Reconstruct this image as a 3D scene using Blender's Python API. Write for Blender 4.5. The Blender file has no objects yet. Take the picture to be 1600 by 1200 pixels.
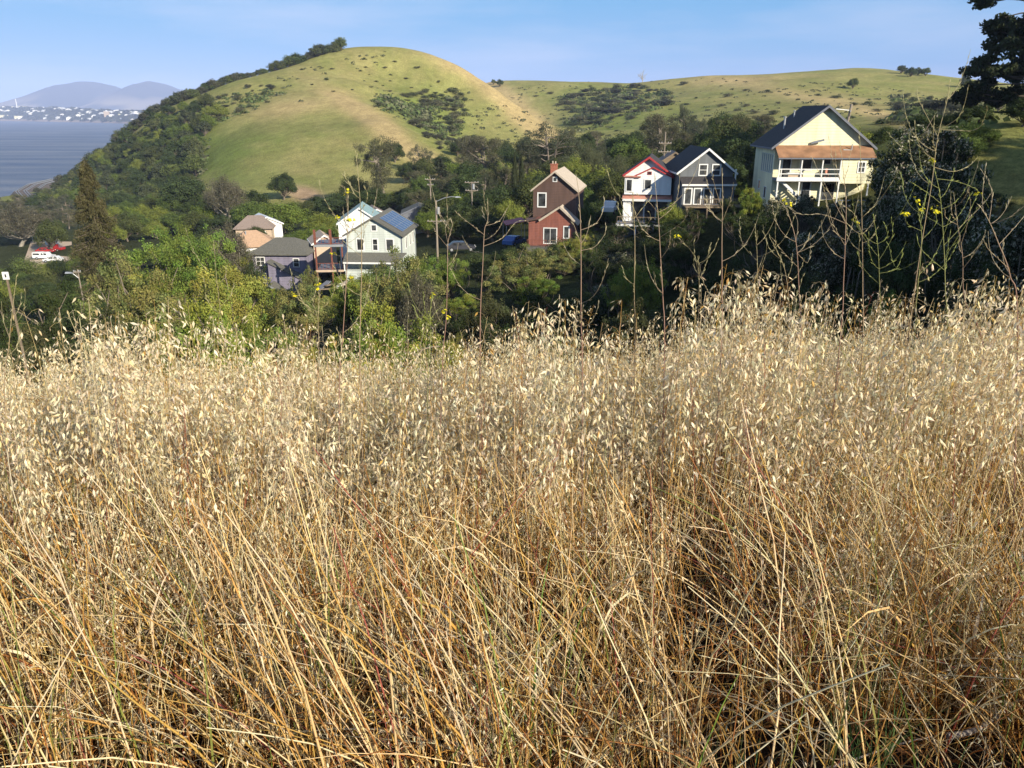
import bpy, math, random
import numpy as np
from mathutils import Vector
PI = math.pi
R = math.radians
sc = bpy.context.scene
C = sc.collection

# ------------------------------------------------------------------ camera, sky, sun, exposure
PITCH = R(19.3); FPX = 1208.0; CAMZ = 50.0
cam = bpy.data.objects.new('camera', bpy.data.cameras.new('camera'))
C.objects.link(cam); sc.camera = cam
cam.location = (0, 0, CAMZ); cam.rotation_euler = (PI / 2 - PITCH, 0, 0)
cam.data.sensor_width = 36; cam.data.lens = 36 * FPX / 1600
cam.data.clip_start = 0.05; cam.data.clip_end = 60000

SUN_AZ = R(41); SUN_EL = R(25)       # azimuth from straight behind the camera towards its right
sdir = Vector((math.sin(SUN_AZ) * math.cos(SUN_EL), -math.cos(SUN_AZ) * math.cos(SUN_EL), math.sin(SUN_EL)))
sl = bpy.data.lights.new('sun', 'SUN'); sl.energy = 5.0; sl.angle = R(0.5); sl.color = (1.0, 0.91, 0.74)
so = bpy.data.objects.new('sun', sl); C.objects.link(so)
so.rotation_euler = sdir.to_track_quat('Z', 'Y').to_euler(); so.location = (60, -60, 120)

w = bpy.data.worlds.new('World'); sc.world = w; w.use_nodes = True
nt = w.node_tree; bg = nt.nodes['Background']
sky = nt.nodes.new('ShaderNodeTexSky'); sky.sky_type = 'NISHITA'; sky.sun_disc = False
sky.sun_elevation = SUN_EL; sky.sun_rotation = PI - SUN_AZ
sky.air_density = 1.0; sky.dust_density = 0.3; sky.ozone_density = 4.0; sky.altitude = 50
# thin high cirrus, by direction
tc = nt.nodes.new('ShaderNodeTexCoord'); mp = nt.nodes.new('ShaderNodeMapping')
mp.inputs['Scale'].default_value = (2.2, 2.2, 13)
nz = nt.nodes.new('ShaderNodeTexNoise'); nz.inputs['Scale'].default_value = 1.6; nz.inputs['Detail'].default_value = 6
cr = nt.nodes.new('ShaderNodeValToRGB'); cr.color_ramp.elements[0].position = 0.47; cr.color_ramp.elements[1].position = 0.8
mx = nt.nodes.new('ShaderNodeMix'); mx.data_type = 'RGBA'; mx.inputs['B'].default_value = (5.2, 5.6, 7.0, 1)
mu = nt.nodes.new('ShaderNodeMath'); mu.operation = 'MULTIPLY'; mu.inputs[1].default_value = 0.6
nt.links.new(tc.outputs['Generated'], mp.inputs[0]); nt.links.new(mp.outputs[0], nz.inputs['Vector'])
nt.links.new(nz.outputs[0], cr.inputs[0]); nt.links.new(cr.outputs[0], mu.inputs[0]); nt.links.new(mu.outputs[0], mx.inputs['Factor'])
# bluish lavender band low over the horizon
sxw = nt.nodes.new('ShaderNodeSeparateXYZ'); nt.links.new(tc.outputs['Generated'], sxw.inputs[0])
rmp = nt.nodes.new('ShaderNodeMapRange'); rmp.inputs['From Min'].default_value = 0.12; rmp.inputs['From Max'].default_value = 0.45; rmp.inputs['To Min'].default_value = 0.95; rmp.inputs['To Max'].default_value = 0.0
hz = nt.nodes.new('ShaderNodeMix'); hz.data_type = 'RGBA'
hc = nt.nodes.new('ShaderNodeMix'); hc.data_type = 'RGBA'; hc.inputs['A'].default_value = (1.8, 3.6, 5.9, 1); hc.inputs['B'].default_value = (0.8, 3.1, 5.7, 1)
rm2 = nt.nodes.new('ShaderNodeMapRange'); rm2.inputs['From Min'].default_value = 0.0; rm2.inputs['From Max'].default_value = 0.13
nt.links.new(sxw.outputs['Z'], rmp.inputs[0]); nt.links.new(sxw.outputs['Z'], rm2.inputs[0]); nt.links.new(rm2.outputs[0], hc.inputs['Factor'])
nt.links.new(rmp.outputs[0], hz.inputs['Factor']); nt.links.new(sky.outputs[0], hz.inputs['A']); nt.links.new(hc.outputs['Result'], hz.inputs['B'])
nt.links.new(hz.outputs['Result'], mx.inputs['A']); nt.links.new(mx.outputs['Result'], bg.inputs[0])
bg.inputs['Strength'].default_value = 0.092
sc.view_settings.view_transform = 'Standard'; sc.view_settings.look = 'None'
sc.view_settings.exposure = 0.66; sc.view_settings.gamma = 1.0
sc.cycles.max_bounces = 6; sc.cycles.diffuse_bounces = 2; sc.cycles.transparent_max_bounces = 8
sc.cycles.volume_bounces = 1; sc.cycles.use_denoising = True

# ------------------------------------------------------------------ helpers
def at(px, py, Y):
    u = (px - 800) / FPX; v = (600 - py) / FPX
    t = Y / (math.cos(PITCH) + v * math.sin(PITCH))
    return Vector((u * t, Y, CAMZ + t * (-math.sin(PITCH) + v * math.cos(PITCH))))

def ppm(py, Y):      # picture pixels (of 1600) per metre across
    v = (600 - py) / FPX
    return FPX / (Y / (math.cos(PITCH) + v * math.sin(PITCH)))

def tag(o, label=None, cat=None, group=None, kind=None):
    if label: o['label'] = label
    if cat: o['category'] = cat
    if group: o['group'] = group
    if kind: o['kind'] = kind
    return o

def empty(name, loc, rz=0.0):
    o = bpy.data.objects.new(name, None); C.objects.link(o)
    o.location = loc; o.rotation_euler = (0, 0, rz); o.empty_display_size = 0.5
    return o

class NM:            # numpy mesh builder with a colour per vertex
    def __init__(s): s.v = []; s.f = []; s.c = []; s.n = 0
    def add(s, v, f, c):
        v = np.asarray(v, np.float32).reshape(-1, 3); f = np.asarray(f, np.int64)
        c = np.asarray(c, np.float32)
        if c.ndim == 1: c = np.tile(c, (len(v), 1))
        s.v.append(v); s.f.append(f + s.n); s.c.append(c.reshape(-1, 3)); s.n += len(v)
    def mesh(s, name, mats, smooth=False):
        me = bpy.data.meshes.new(name)
        v = np.concatenate(s.v); me.vertices.add(len(v)); me.vertices.foreach_set('co', v.ravel())
        loops = np.concatenate([f.ravel() for f in s.f]); me.loops.add(len(loops))
        me.loops.foreach_set('vertex_index', loops.astype(np.int32))
        tot = np.concatenate([np.full(len(f), f.shape[1]) for f in s.f])
        st = np.concatenate([[0], np.cumsum(tot)[:-1]]).astype(np.int32)
        me.polygons.add(len(tot)); me.polygons.foreach_set('loop_start', st)
        if smooth: me.polygons.foreach_set('use_smooth', np.ones(len(tot), bool))
        a = me.attributes.new('col', 'FLOAT_COLOR', 'POINT')
        c = np.concatenate(s.c); c4 = np.ones((len(c), 4), np.float32); c4[:, :3] = c
        a.data.foreach_set('color', c4.ravel())
        me.update(calc_edges=True)
        for m in (mats if isinstance(mats, (list, tuple)) else [mats]): me.materials.append(m)
        return me

def link(name, me, parent=None, loc=None):
    o = bpy.data.objects.new(name, me); C.objects.link(o)
    if parent: o.parent = parent
    if loc is not None: o.location = loc
    return o

def nrm(a): return a / np.maximum(np.linalg.norm(a, axis=-1, keepdims=True), 1e-9)

def tubes(nm, P, Rr, Cc, sides=3):
    """P (N,K,3) centre lines, Rr (N,K) radii, Cc (N,K,3) colours"""
    P = np.asarray(P, float); N, K, _ = P.shape
    Rr = np.broadcast_to(np.asarray(Rr, float), (N, K)); Cc = np.broadcast_to(np.asarray(Cc, float), (N, K, 3))
    T = np.empty_like(P); T[:, 1:-1] = P[:, 2:] - P[:, :-2]; T[:, 0] = P[:, 1] - P[:, 0]; T[:, -1] = P[:, -1] - P[:, -2]
    T = nrm(T); ref = np.zeros_like(T); ref[..., 0] = 0.83; ref[..., 1] = 0.51; ref[..., 2] = 0.21
    A = nrm(np.cross(T, ref)); B = np.cross(T, A)
    an = np.arange(sides) * 2 * PI / sides
    V = P[:, :, None] + Rr[:, :, None, None] * (A[:, :, None] * np.cos(an)[None, None, :, None] + B[:, :, None] * np.sin(an)[None, None, :, None])
    idx = np.arange(N * K * sides).reshape(N, K, sides)
    a = idx[:, :-1]; b = idx[:, 1:]; a2 = np.roll(a, -1, 2); b2 = np.roll(b, -1, 2)
    F = np.stack([a, a2, b2, b], -1).reshape(-1, 4)
    nm.add(V.reshape(-1, 3), F, np.repeat(Cc[:, :, None], sides, 2).reshape(-1, 3))

def kites(nm, P, D, S, L, W, Cc, mid=0.45):
    """flat pointed leaf shapes: base P, direction D, side vector S, length L, half width W"""
    L = np.asarray(L)[:, None]; W = np.asarray(W)[:, None]
    V = np.stack([P, P + D * L * mid + S * W, P + D * L, P + D * L * mid - S * W], 1)
    n = len(P)
    nm.add(V.reshape(-1, 3), np.arange(n * 4).reshape(n, 4), np.repeat(np.asarray(Cc)[:, None], 4, 1).reshape(-1, 3))

def rdir(rg, n): return nrm(rg.normal(size=(n, 3)))

# value noise
class Noise:
    def __init__(s, seed):
        s.g = np.random.default_rng(seed).random((64, 64))
    def __call__(s, x, y):
        x = np.asarray(x, float); y = np.asarray(y, float)
        xi = np.floor(x).astype(int); yi = np.floor(y).astype(int); fx = x - xi; fy = y - yi
        fx = fx * fx * (3 - 2 * fx); fy = fy * fy * (3 - 2 * fy)
        g = s.g; a = g[xi & 63, yi & 63]; b = g[(xi + 1) & 63, yi & 63]; c = g[xi & 63, (yi + 1) & 63]; d = g[(xi + 1) & 63, (yi + 1) & 63]
        return (a * (1 - fx) + b * fx) * (1 - fy) + (c * (1 - fx) + d * fx) * fy
NA, NB, NC = Noise(1), Noise(2), Noise(3)
def fbm(n, x, y, o=4):
    s = 0; a = 0.5
    for i in range(o): s = s + a * n(x * 2 ** i + 7 * i, y * 2 ** i + 3 * i); a *= 0.5
    return s / (1 - 0.5 ** o)

# ------------------------------------------------------------------ materials
def newmat(name):
    m = bpy.data.materials.new(name); m.use_nodes = True
    return m, m.node_tree, m.node_tree.nodes['Principled BSDF']

def vcmat(name, rough=0.7, transl=0.0, spec=0.3, noise=None, bump=None):
    """colour from the 'col' attribute"""
    m, nt, b = newmat(name)
    at_ = nt.nodes.new('ShaderNodeAttribute'); at_.attribute_name = 'col'
    src = at_.outputs['Color']
    if noise:
        t = nt.nodes.new('ShaderNodeTexCoord')
        for (scale, lo, hi) in noise:
            n = nt.nodes.new('ShaderNodeTexNoise'); n.inputs['Scale'].default_value = scale; n.inputs['Detail'].default_value = 5
            r = nt.nodes.new('ShaderNodeMapRange'); r.inputs['From Min'].default_value = 0.3; r.inputs['From Max'].default_value = 0.7
            r.inputs['To Min'].default_value = lo; r.inputs['To Max'].default_value = hi
            nt.links.new(t.outputs['Object'], n.inputs['Vector']); nt.links.new(n.outputs[0], r.inputs[0])
            v = nt.nodes.new('ShaderNodeVectorMath'); v.operation = 'SCALE'
            nt.links.new(src, v.inputs[0]); nt.links.new(r.outputs[0], v.inputs['Scale']); src = v.outputs[0]
    nt.links.new(src, b.inputs['Base Color'])
    b.inputs['Roughness'].default_value = rough; b.inputs['Specular IOR Level'].default_value = spec
    if bump:
        t = nt.nodes.new('ShaderNodeTexCoord'); n = nt.nodes.new('ShaderNodeTexNoise')
        n.inputs['Scale'].default_value = bump[0]; n.inputs['Detail'].default_value = 6; n.inputs['Roughness'].default_value = 0.7
        bp = nt.nodes.new('ShaderNodeBump'); bp.inputs['Strength'].default_value = 1; bp.inputs['Distance'].default_value = bump[1]
        nt.links.new(t.outputs['Object'], n.inputs['Vector']); nt.links.new(n.outputs[0], bp.inputs['Height']); nt.links.new(bp.outputs[0], b.inputs['Normal'])
    if transl:
        tr = nt.nodes.new('ShaderNodeBsdfTranslucent'); mxs = nt.nodes.new('ShaderNodeMixShader'); mxs.inputs[0].default_value = transl
        nt.links.new(src, tr.inputs[0]); nt.links.new(b.outputs[0], mxs.inputs[1]); nt.links.new(tr.outputs[0], mxs.inputs[2])
        nt.links.new(mxs.outputs[0], nt.nodes['Material Output'].inputs[0])
    return m

def pmat(name, col, rough=0.7, var=0.12, scale=3.0, siding=0.0, metal=0.0, bump=0.0, spec=0.35, streak=False):
    m, nt, b = newmat(name)
    t = nt.nodes.new('ShaderNodeTexCoord')
    n = nt.nodes.new('ShaderNodeTexNoise'); n.inputs['Scale'].default_value = scale; n.inputs['Detail'].default_value = 6
    mpn = nt.nodes.new('ShaderNodeMapping'); nt.links.new(t.outputs['Object'], mpn.inputs[0])
    if streak: mpn.inputs['Scale'].default_value = (1.5, 1.5, 0.2)
    nt.links.new(mpn.outputs[0], n.inputs['Vector'])
    r = nt.nodes.new('ShaderNodeMapRange'); r.inputs['From Min'].default_value = 0.3; r.inputs['From Max'].default_value = 0.7
    r.inputs['To Min'].default_value = 1 - var; r.inputs['To Max'].default_value = 1 + var
    nt.links.new(n.outputs[0], r.inputs[0])
    v = nt.nodes.new('ShaderNodeVectorMath'); v.operation = 'SCALE'; v.inputs[0].default_value = col[:3]
    nt.links.new(r.outputs[0], v.inputs['Scale']); nt.links.new(v.outputs[0], b.inputs['Base Color'])
    b.inputs['Roughness'].default_value = rough; b.inputs['Metallic'].default_value = metal; b.inputs['Specular IOR Level'].default_value = spec
    if siding or bump:
        bp = nt.nodes.new('ShaderNodeBump'); bp.inputs['Strength'].default_value = 1
        if siding:
            sx = nt.nodes.new('ShaderNodeSeparateXYZ'); nt.links.new(t.outputs['Object'], sx.inputs[0])
            d = nt.nodes.new('ShaderNodeMath'); d.operation = 'DIVIDE'; d.inputs[1].default_value = siding
            fr = nt.nodes.new('ShaderNodeMath'); fr.operation = 'FRACT'
            nt.links.new(sx.outputs['Z'], d.inputs[0]); nt.links.new(d.outputs[0], fr.inputs[0])
            iv = nt.nodes.new('ShaderNodeMath'); iv.operation = 'SUBTRACT'; iv.inputs[0].default_value = 1; nt.links.new(fr.outputs[0], iv.inputs[1])
            nt.links.new(iv.outputs[0], bp.inputs['Height']); bp.inputs['Distance'].default_value = 0.06
        else:
            nt.links.new(n.outputs[0], bp.inputs['Height']); bp.inputs['Distance'].default_value = bump
        nt.links.new(bp.outputs[0], b.inputs['Normal'])
    return m

M = {}
M['leaf'] = vcmat('leaf', 0.65, 0.22, 0.12)
M['leafgloss'] = vcmat('leaf_glossy', 0.42, 0.12, 0.5)
M['bark'] = vcmat('bark', 0.9, 0, 0.1, noise=[(3, .7, 1.3)])
M['straw'] = vcmat('straw', 0.55, 0.28, 0.35)
M['stalk'] = vcmat('stalk', 0.6, 0.1, 0.3)
M['petal'] = vcmat('petal', 0.6, 0.35, 0.2)
M['terrain'] = vcmat('hill_grass', 0.95, 0, 0.05, noise=[(0.035, .86, 1.14), (0.25, .85, 1.15), (1.6, .72, 1.28), (6.0, .75, 1.25)], bump=(1.3, 0.3))
M['glass'] = pmat('window_glass', (0.055, 0.058, 0.06), 0.08, 0.95, 1.1, spec=0.8)
M['white'] = pmat('white_paint', (0.78, 0.77, 0.74), 0.6, 0.06)
M['darkroof'] = pmat('dark_shingle', (0.052, 0.047, 0.047), 0.85, 0.25, 6, bump=0.03)
M['greyroof'] = pmat('grey_shingle', (0.13, 0.125, 0.105), 0.9, 0.22, 5, bump=0.03)
M['rustroof'] = pmat('rusty_roof', (0.30, 0.16, 0.085), 0.85, 0.32, 0.9, bump=0.02)
M['tanroof'] = pmat('tan_roof', (0.50, 0.42, 0.33), 0.85, 0.1, 3, bump=0.02)
M['orangeroof'] = pmat('faded_orange_roof', (0.46, 0.30, 0.19), 0.85, 0.12, 3, bump=0.02)
M['brownroof'] = pmat('brown_roof', (0.26, 0.20, 0.165), 0.85, 0.12, 3, bump=0.02)
M['yellowwall'] = pmat('pale_yellow_siding', (0.76, 0.71, 0.47), 0.7, 0.15, 1.2, siding=0.30, streak=True)
M['sagewall'] = pmat('grey_green_siding', (0.55, 0.59, 0.54), 0.7, 0.16, 1.2, siding=0.25, streak=True)
M['brownwall'] = pmat('dark_brown_siding', (0.105, 0.062, 0.048), 0.75, 0.21, 1.2, siding=0.22, streak=True)
M['redwall'] = pmat('brick_red_siding', (0.235, 0.085, 0.06), 0.75, 0.2, 2.0, siding=0.22, streak=True)
M['whitewall'] = pmat('white_siding', (0.80, 0.79, 0.77), 0.65, 0.14, 1.2, siding=0.22, streak=True)
M['greywall'] = pmat('slate_grey_siding', (0.125, 0.135, 0.145), 0.7, 0.17, 1.2, siding=0.22, streak=True)
M['purplewall'] = pmat('grey_purple_siding', (0.21, 0.19, 0.25), 0.75, 0.19, 1.2, siding=0.25, streak=True)
M['olivewall'] = pmat('olive_brown_siding', (0.20, 0.15, 0.10), 0.8, 0.19, 1.2, siding=0.25, streak=True)
M['beigewall'] = pmat('beige_stucco', (0.52, 0.40, 0.29), 0.85, 0.1, 2)
M['bluegrey'] = pmat('blue_grey_paint', (0.16, 0.17, 0.20), 0.7, 0.1)
M['redtrim'] = pmat('red_trim', (0.42, 0.05, 0.05), 0.6, 0.1)
M['pinkroof'] = pmat('faded_red_roof', (0.48, 0.22, 0.16), 0.8, 0.2, 1.5)
M['rustwood'] = pmat('red_stained_wood', (0.20, 0.07, 0.045), 0.8, 0.2, 4)
M['wood'] = pmat('weathered_wood', (0.21, 0.16, 0.11), 0.9, 0.25, 4)
M['pole'] = pmat('pole_wood', (0.28, 0.23, 0.18), 0.9, 0.2, 4, streak=True)
M['brick'] = pmat('red_brick', (0.36, 0.13, 0.08), 0.9, 0.25, 8)
M['metal'] = pmat('galvanised_metal', (0.45, 0.46, 0.47), 0.45, 0.08, 4, metal=0.5)
M['metalroof'] = pmat('white_metal_roof', (0.66, 0.68, 0.70), 0.5, 0.1, 2)
M['solar'] = pmat('solar_glass', (0.035, 0.05, 0.11), 0.15, 0.15, 1, spec=0.9)
M['skyl'] = pmat('green_glass_roof', (0.30, 0.42, 0.38), 0.3, 0.2, 0.8, spec=0.6)
M['ballast'] = pmat('track_ballast', (0.13, 0.105, 0.085), 0.95, 0.3, 0.6)
M['asphalt'] = pmat('asphalt', (0.06, 0.06, 0.06), 0.9, 0.2, 2, bump=0.01)
M['tyre'] = pmat('rubber', (0.02, 0.02, 0.02), 0.8, 0.1)
def paint(n, c): return pmat(n, c, 0.25, 0.03, 1, spec=0.6)
M['carwhite'] = paint('white_car_paint', (0.78, 0.78, 0.77)); M['carred'] = paint('red_car_paint', (0.35, 0.03, 0.03))
M['carblue'] = paint('blue_car_paint', (0.05, 0.12, 0.35)); M['cardark'] = paint('dark_car_paint', (0.05, 0.05, 0.06))
M['signgreen'] = pmat('sign_green', (0.0, 0.22, 0.13), 0.5, 0.04)
M['bluetarp'] = pmat('blue_tarp', (0.06, 0.10, 0.2), 0.6, 0.15)

# ------------------------------------------------------------------ terrain
CP = []
def cp(px, py, Y): p = at(px, py, Y); CP.append((p.x, p.y, p.z))
def cz(x, y, z): CP.append((x, y, z))
# main hill crest, with the ground falling away behind it
for px, py, Y in [(90, 292, 500), (140, 262, 505), (190, 222, 515), (240, 184, 500), (300, 156, 505), (380, 123, 525), (450, 104, 540), (510, 84, 552), (560, 73, 562),
                  (620, 74, 560), (670, 85, 556), (720, 106, 550), (770, 134, 540), (815, 166, 525), (855, 198, 500)]:
    cp(px, py, Y); p = at(px, py, Y); cz(p.x * 1.08, p.y + 45, p.z - 9); 
    if px < 600: cz(p.x * 1.2, p.y + 130, max(-6, p.z - 58 - (18 if px < 400 else 0)))
    else: cz(p.x * 1.15, p.y + 110, max(38, p.z - 26))
for px, (c0, Y0), (c1, Y1) in [(330, (143, 508), (290, 318)), (390, (122, 522), (292, 290)), (450, (106, 532), (292, 283)), (510, (101, 520), (290, 284)), (556, (124, 478), (287, 285)), (600, (168, 402), (285, 284)), (650, (214, 350), (280, 288)), (275, (172, 495), (292, 360))]:
    a_ = at(px, c0, Y0); b_ = at(px, c1, Y1)
    for t in (.0, .25, .5, .75, 1.0):
        if t == 0 and px < 540: continue
        p = a_.lerp(b_, t); cz(p.x, p.y, p.z - 1.0 * math.sin(PI * t))
for q in [(700, 256, 312), (590, 136, 500), (640, 184, 452), (692, 220, 415), (728, 247, 372), (750, 170, 505), (790, 215, 460), (720, 140, 530), (620, 110, 535), (670, 150, 500), (700, 190, 468),
          (250, 240, 430), (150, 310, 380), (200, 290, 400), (830, 235, 440),
          # right hand hills
          (900, 205, 520), (870, 170, 700), (960, 155, 730), (930, 180, 610), (1020, 150, 740), (1060, 170, 600), (1000, 215, 400), (1120, 150, 640), (1150, 195, 420), (1250, 160, 520),
          (1340, 140, 620), (1400, 175, 440), (1300, 195, 300), (1480, 160, 560), (1520, 185, 330)]: cp(*q)
for px, py, Y in [(780, 126, 860), (850, 128, 860), (930, 131, 860), (1010, 130, 850), (1100, 119, 800), (1200, 115, 800), (1290, 112, 850), (1360, 110, 880), (1440, 121, 830), (1500, 133, 800), (1580, 142, 780)]:
    cp(px, py, Y); p = at(px, py, Y); cz(p.x * 1.15, p.y + 160, p.z - 45)
# village terrace
for q in [(600, 445, 112), (620, 400, 128), (440, 455, 125), (860, 392, 110), (900, 360, 130), (1000, 364, 101), (1040, 335, 120), (1100, 332, 97), (1170, 310, 120), (1270, 313, 89), (1340, 312, 90), (1250, 290, 120),
          (720, 395, 118), (700, 350, 170), (760, 300, 220), (900, 270, 230), (1000, 255, 230), (1100, 240, 230), (1200, 220, 220),
          (1400, 216, 92), (1480, 203, 95), (1560, 192, 96), (1620, 184, 96), (150, 380, 210), (250, 350, 240), (400, 385, 165), (480, 330, 230), (560, 320, 230),
          (45, 303, 485), (0, 318, 440), (60, 320, 420), (0, 340, 350), (640, 310, 240)]: cp(*q)
for q in [(-112, 186, 15), (-132, 186, 15), (-112, 225, 15), (-150, 225, 14.8), (-130, 205, 15), (-160, 190, 14.5), (45, 125, 42), (62, 128, 42), (75, 135, 43), (-245, 470, 3), (-500, 480, -8), (-380, 560, -10), (-400, 300, 4), (-300, 200, 10), (-230, 100, 14), (-300, 640, -12), (-120, 60, 18), (-60, 60, 24), (-30, 55, 28), (0, 52, 30), (20, 52, 32), (40, 52, 36),
          (-35, 30, 33), (0, 30, 35), (20, 32, 37), (-20, 16, 40), (0, 16, 41.5), (16, 18, 42.5), (-9, 5, 47), (9, 6, 47.5), (0, 0, 48.4), (-12, -12, 49), (12, -10, 50), (0, -60, 56), (-60, -60, 48), (-60, 0, 38),
          (-10, 80, 28), (-45, 85, 23), (20, 75, 34),
          (30, 15, 47), (36, 30, 43), (45, 5, 57), (60, 20, 59), (62, 45, 52), (66, 66, 50), (60, 85, 47), (90, 40, 60), (110, 100, 52), (120, 180, 43), (150, 180, 45), (60, -40, 60), (130, 0, 62), (160, 300, 52), (200, -150, 68), (-150, -150, 50), (300, 100, 60), (400, 400, 62), (-200, 0, 18)]: cz(*q)
CPa = np.array(CP)
def tps_k(r): return r * r * np.log(r + 1e-6)
_n = len(CPa); _xy = CPa[:, :2] / 100
_K = tps_k(np.linalg.norm(_xy[:, None] - _xy[None], axis=-1)) + np.eye(_n) * 2e-3
_P = np.c_[np.ones(_n), _xy]
_A = np.zeros((_n + 3, _n + 3)); _A[:_n, :_n] = _K; _A[:_n, _n:] = _P; _A[_n:, :_n] = _P.T
_w = np.linalg.solve(_A, np.r_[CPa[:, 2], 0, 0, 0])
def ss(a, b, x): t = np.clip((x - a) / (b - a), 0, 1); return t * t * (3 - 2 * t)
def H(x, y):
    x = np.atleast_1d(np.asarray(x, float)); y = np.atleast_1d(np.asarray(y, float))
    z = np.empty(x.shape); xf = x.ravel(); yf = y.ravel(); zf = z.ravel()
    for i in range(0, len(xf), 20000):
        q = np.c_[xf[i:i + 20000], yf[i:i + 20000]] / 100
        r = np.linalg.norm(q[:, None] - _xy[None], axis=-1)
        zf[i:i + 20000] = tps_k(r) @ _w[:_n] + _w[_n] + q @ _w[_n + 1:]
    z = zf.reshape(x.shape)
    r = np.hypot(x, y)
    z = z + ss(60, 300, r) * ((fbm(NA, x / 60, y / 60, 2) - 0.5) * 4 + (fbm(NB, x / 9, y / 9, 2) - 0.5) * 0.25)
    yy = np.maximum(y, -2)
    zn = 48.45 + 0.03 * x - 0.08 * yy - 0.016 * np.where(yy > 0, yy * yy, 0) + (fbm(NC, x / 0.7, y / 0.7) - 0.5) * 0.08
    k = ss(6, 15, r)
    z = zn * (1 - k) + z * k
    return np.where(r > 1200, np.minimum(z, 40), z)
def h1(x, y): return float(H(x, y)[0])
def hits(pxs, pys, y0=20, y1=1100, n=300):
    """where picture rays meet the ground"""
    pxs = np.asarray(pxs, float); pys = np.asarray(pys, float)
    Y = np.geomspace(y0, y1, n); u = (pxs - 800) / FPX; v = (600 - pys) / FPX
    den = math.cos(PITCH) + v * math.sin(PITCH)
    t = Y[None] / den[:, None]; X = u[:, None] * t; Z = CAMZ + t * (-math.sin(PITCH) + v * math.cos(PITCH))[:, None]
    G = H(X, np.broadcast_to(Y[None], X.shape)); b = Z < G
    i = np.where(b.any(1), b.argmax(1), -1)
    ok = i > 0; k = np.arange(len(pxs))
    j = np.maximum(i - 1, 0); d0 = Z[k, j] - G[k, j]; d1 = G[k, i] - Z[k, i]; f = np.clip(d0 / np.maximum(d0 + d1, 1e-6), 0, 1)
    Yh = Y[j] * (1 - f) + Y[i] * f; Xh = u * Yh / den
    return Xh, Yh, H(Xh, Yh), ok

def in_poly(px, py, poly):
    c = False; j = len(poly) - 1
    for i in range(len(poly)):
        xi, yi = poly[i]; xj, yj = poly[j]
        if (yi > py) != (yj > py) and px < (xj - xi) * (py - yi) / (yj - yi) + xi: c = not c
        j = i
    return c

fa = np.concatenate([np.arange(-40, 42, 0.2), np.arange(42, 320, 2.0)]) * PI / 180
rr = np.concatenate([np.linspace(0.3, 6, 60), np.geomspace(6.15, 1500, 330)])
AA, RRr = np.meshgrid(fa, rr, indexing='ij')
TX = np.sin(AA) * RRr; TY = np.cos(AA) * RRr; TZ = H(TX, TY)
def project(x, y, z):
    dz = z - CAMZ; f = y * math.cos(PITCH) - dz * math.sin(PITCH); up = y * math.sin(PITCH) + dz * math.cos(PITCH)
    f = np.where(f < 0.1, 0.1, f); return 800 + FPX * x / f, 600 - FPX * up / f
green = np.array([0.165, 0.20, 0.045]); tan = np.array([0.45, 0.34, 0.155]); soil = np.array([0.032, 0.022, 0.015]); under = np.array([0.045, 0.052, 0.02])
TPX, TPY = project(TX, TY, TZ)
def spot(cx, cy, rx, ry, ang=0):       # soft patch of different ground, where it lies on the hills
    a = R(ang); dx = TPX - cx; dy = TPY - cy
    q = ((dx * math.cos(a) + dy * math.sin(a)) / rx) ** 2 + ((-dx * math.sin(a) + dy * math.cos(a)) / ry) ** 2
    return np.exp(-q)
dry = 0.30 + 0.0 * TX
for s in [(640, 235, 110, 16, 38, .9), (560, 170, 90, 14, 30, .55), (800, 165, 110, 16, 40, .9), (840, 200, 60, 20, 45, .6), (700, 100, 60, 12, 25, .5), (460, 165, 80, 14, -8, .5), (690, 265, 40, 18, 40, .5),
          (1250, 150, 160, 10, 12, .55), (1150, 125, 100, 7, -3, .5), (1400, 190, 100, 12, 20, .45), (1100, 200, 80, 8, -10, .2)]:
    dry = dry + s[5] * spot(*s[:5])
for s in [(340, 250, 70, 40, 0, .32), (660, 200, 60, 50, 40, .3), (950, 180, 90, 35, 0, .25)]: dry = dry - s[5] * spot(*s[:5])
nz1 = fbm(NA, TX / 40 + 3, TY / 40); nz2 = fbm(NB, (TX + TY) / 9, (TX - TY) / 26)
dry = np.clip(dry + (nz1 - .5) * .4 + (nz2 - .5) * .45, 0, 1)
dry = np.where(RRr > 1100, 0.3, dry)
TC = green + (tan - green) * dry[..., None]
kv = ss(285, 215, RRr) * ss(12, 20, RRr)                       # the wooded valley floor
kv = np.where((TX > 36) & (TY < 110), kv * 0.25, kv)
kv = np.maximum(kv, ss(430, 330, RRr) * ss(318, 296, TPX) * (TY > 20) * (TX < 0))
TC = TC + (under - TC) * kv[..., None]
kn = ss(7.5, 4.5, RRr); TC = TC + (soil - TC) * kn[..., None]
kb = np.clip(spot(475, 303, 30, 12, 10) * 1.8 - 0.25, 0, 1) * (RRr > 150)
TC = TC + (np.array([0.42, 0.29, 0.17]) - TC) * kb[..., None]
TC = TC * (0.9 + 0.2 * fbm(NC, TX / 3, TY / 3))[..., None]
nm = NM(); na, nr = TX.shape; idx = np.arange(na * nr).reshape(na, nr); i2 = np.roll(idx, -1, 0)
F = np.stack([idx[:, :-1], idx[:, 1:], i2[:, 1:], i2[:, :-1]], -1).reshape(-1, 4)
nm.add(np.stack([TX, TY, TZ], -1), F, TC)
cz0 = float(TZ[:, 0].mean()); k0 = len(nm.v[0])
nm.add(np.r_[[[0, 0, cz0]], np.stack([TX, TY, TZ], -1)[:, 0]], [[0, 1 + i, 1 + (i + 1) % na] for i in range(na)], TC[0, 0])
tag(link('terrain', nm.mesh('terrain', M['terrain'], True)), 'grassy golden green hills and wooded valley', None, None, 'structure')
bpy.context.scene.objects['terrain'].visible_shadow = True

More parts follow.
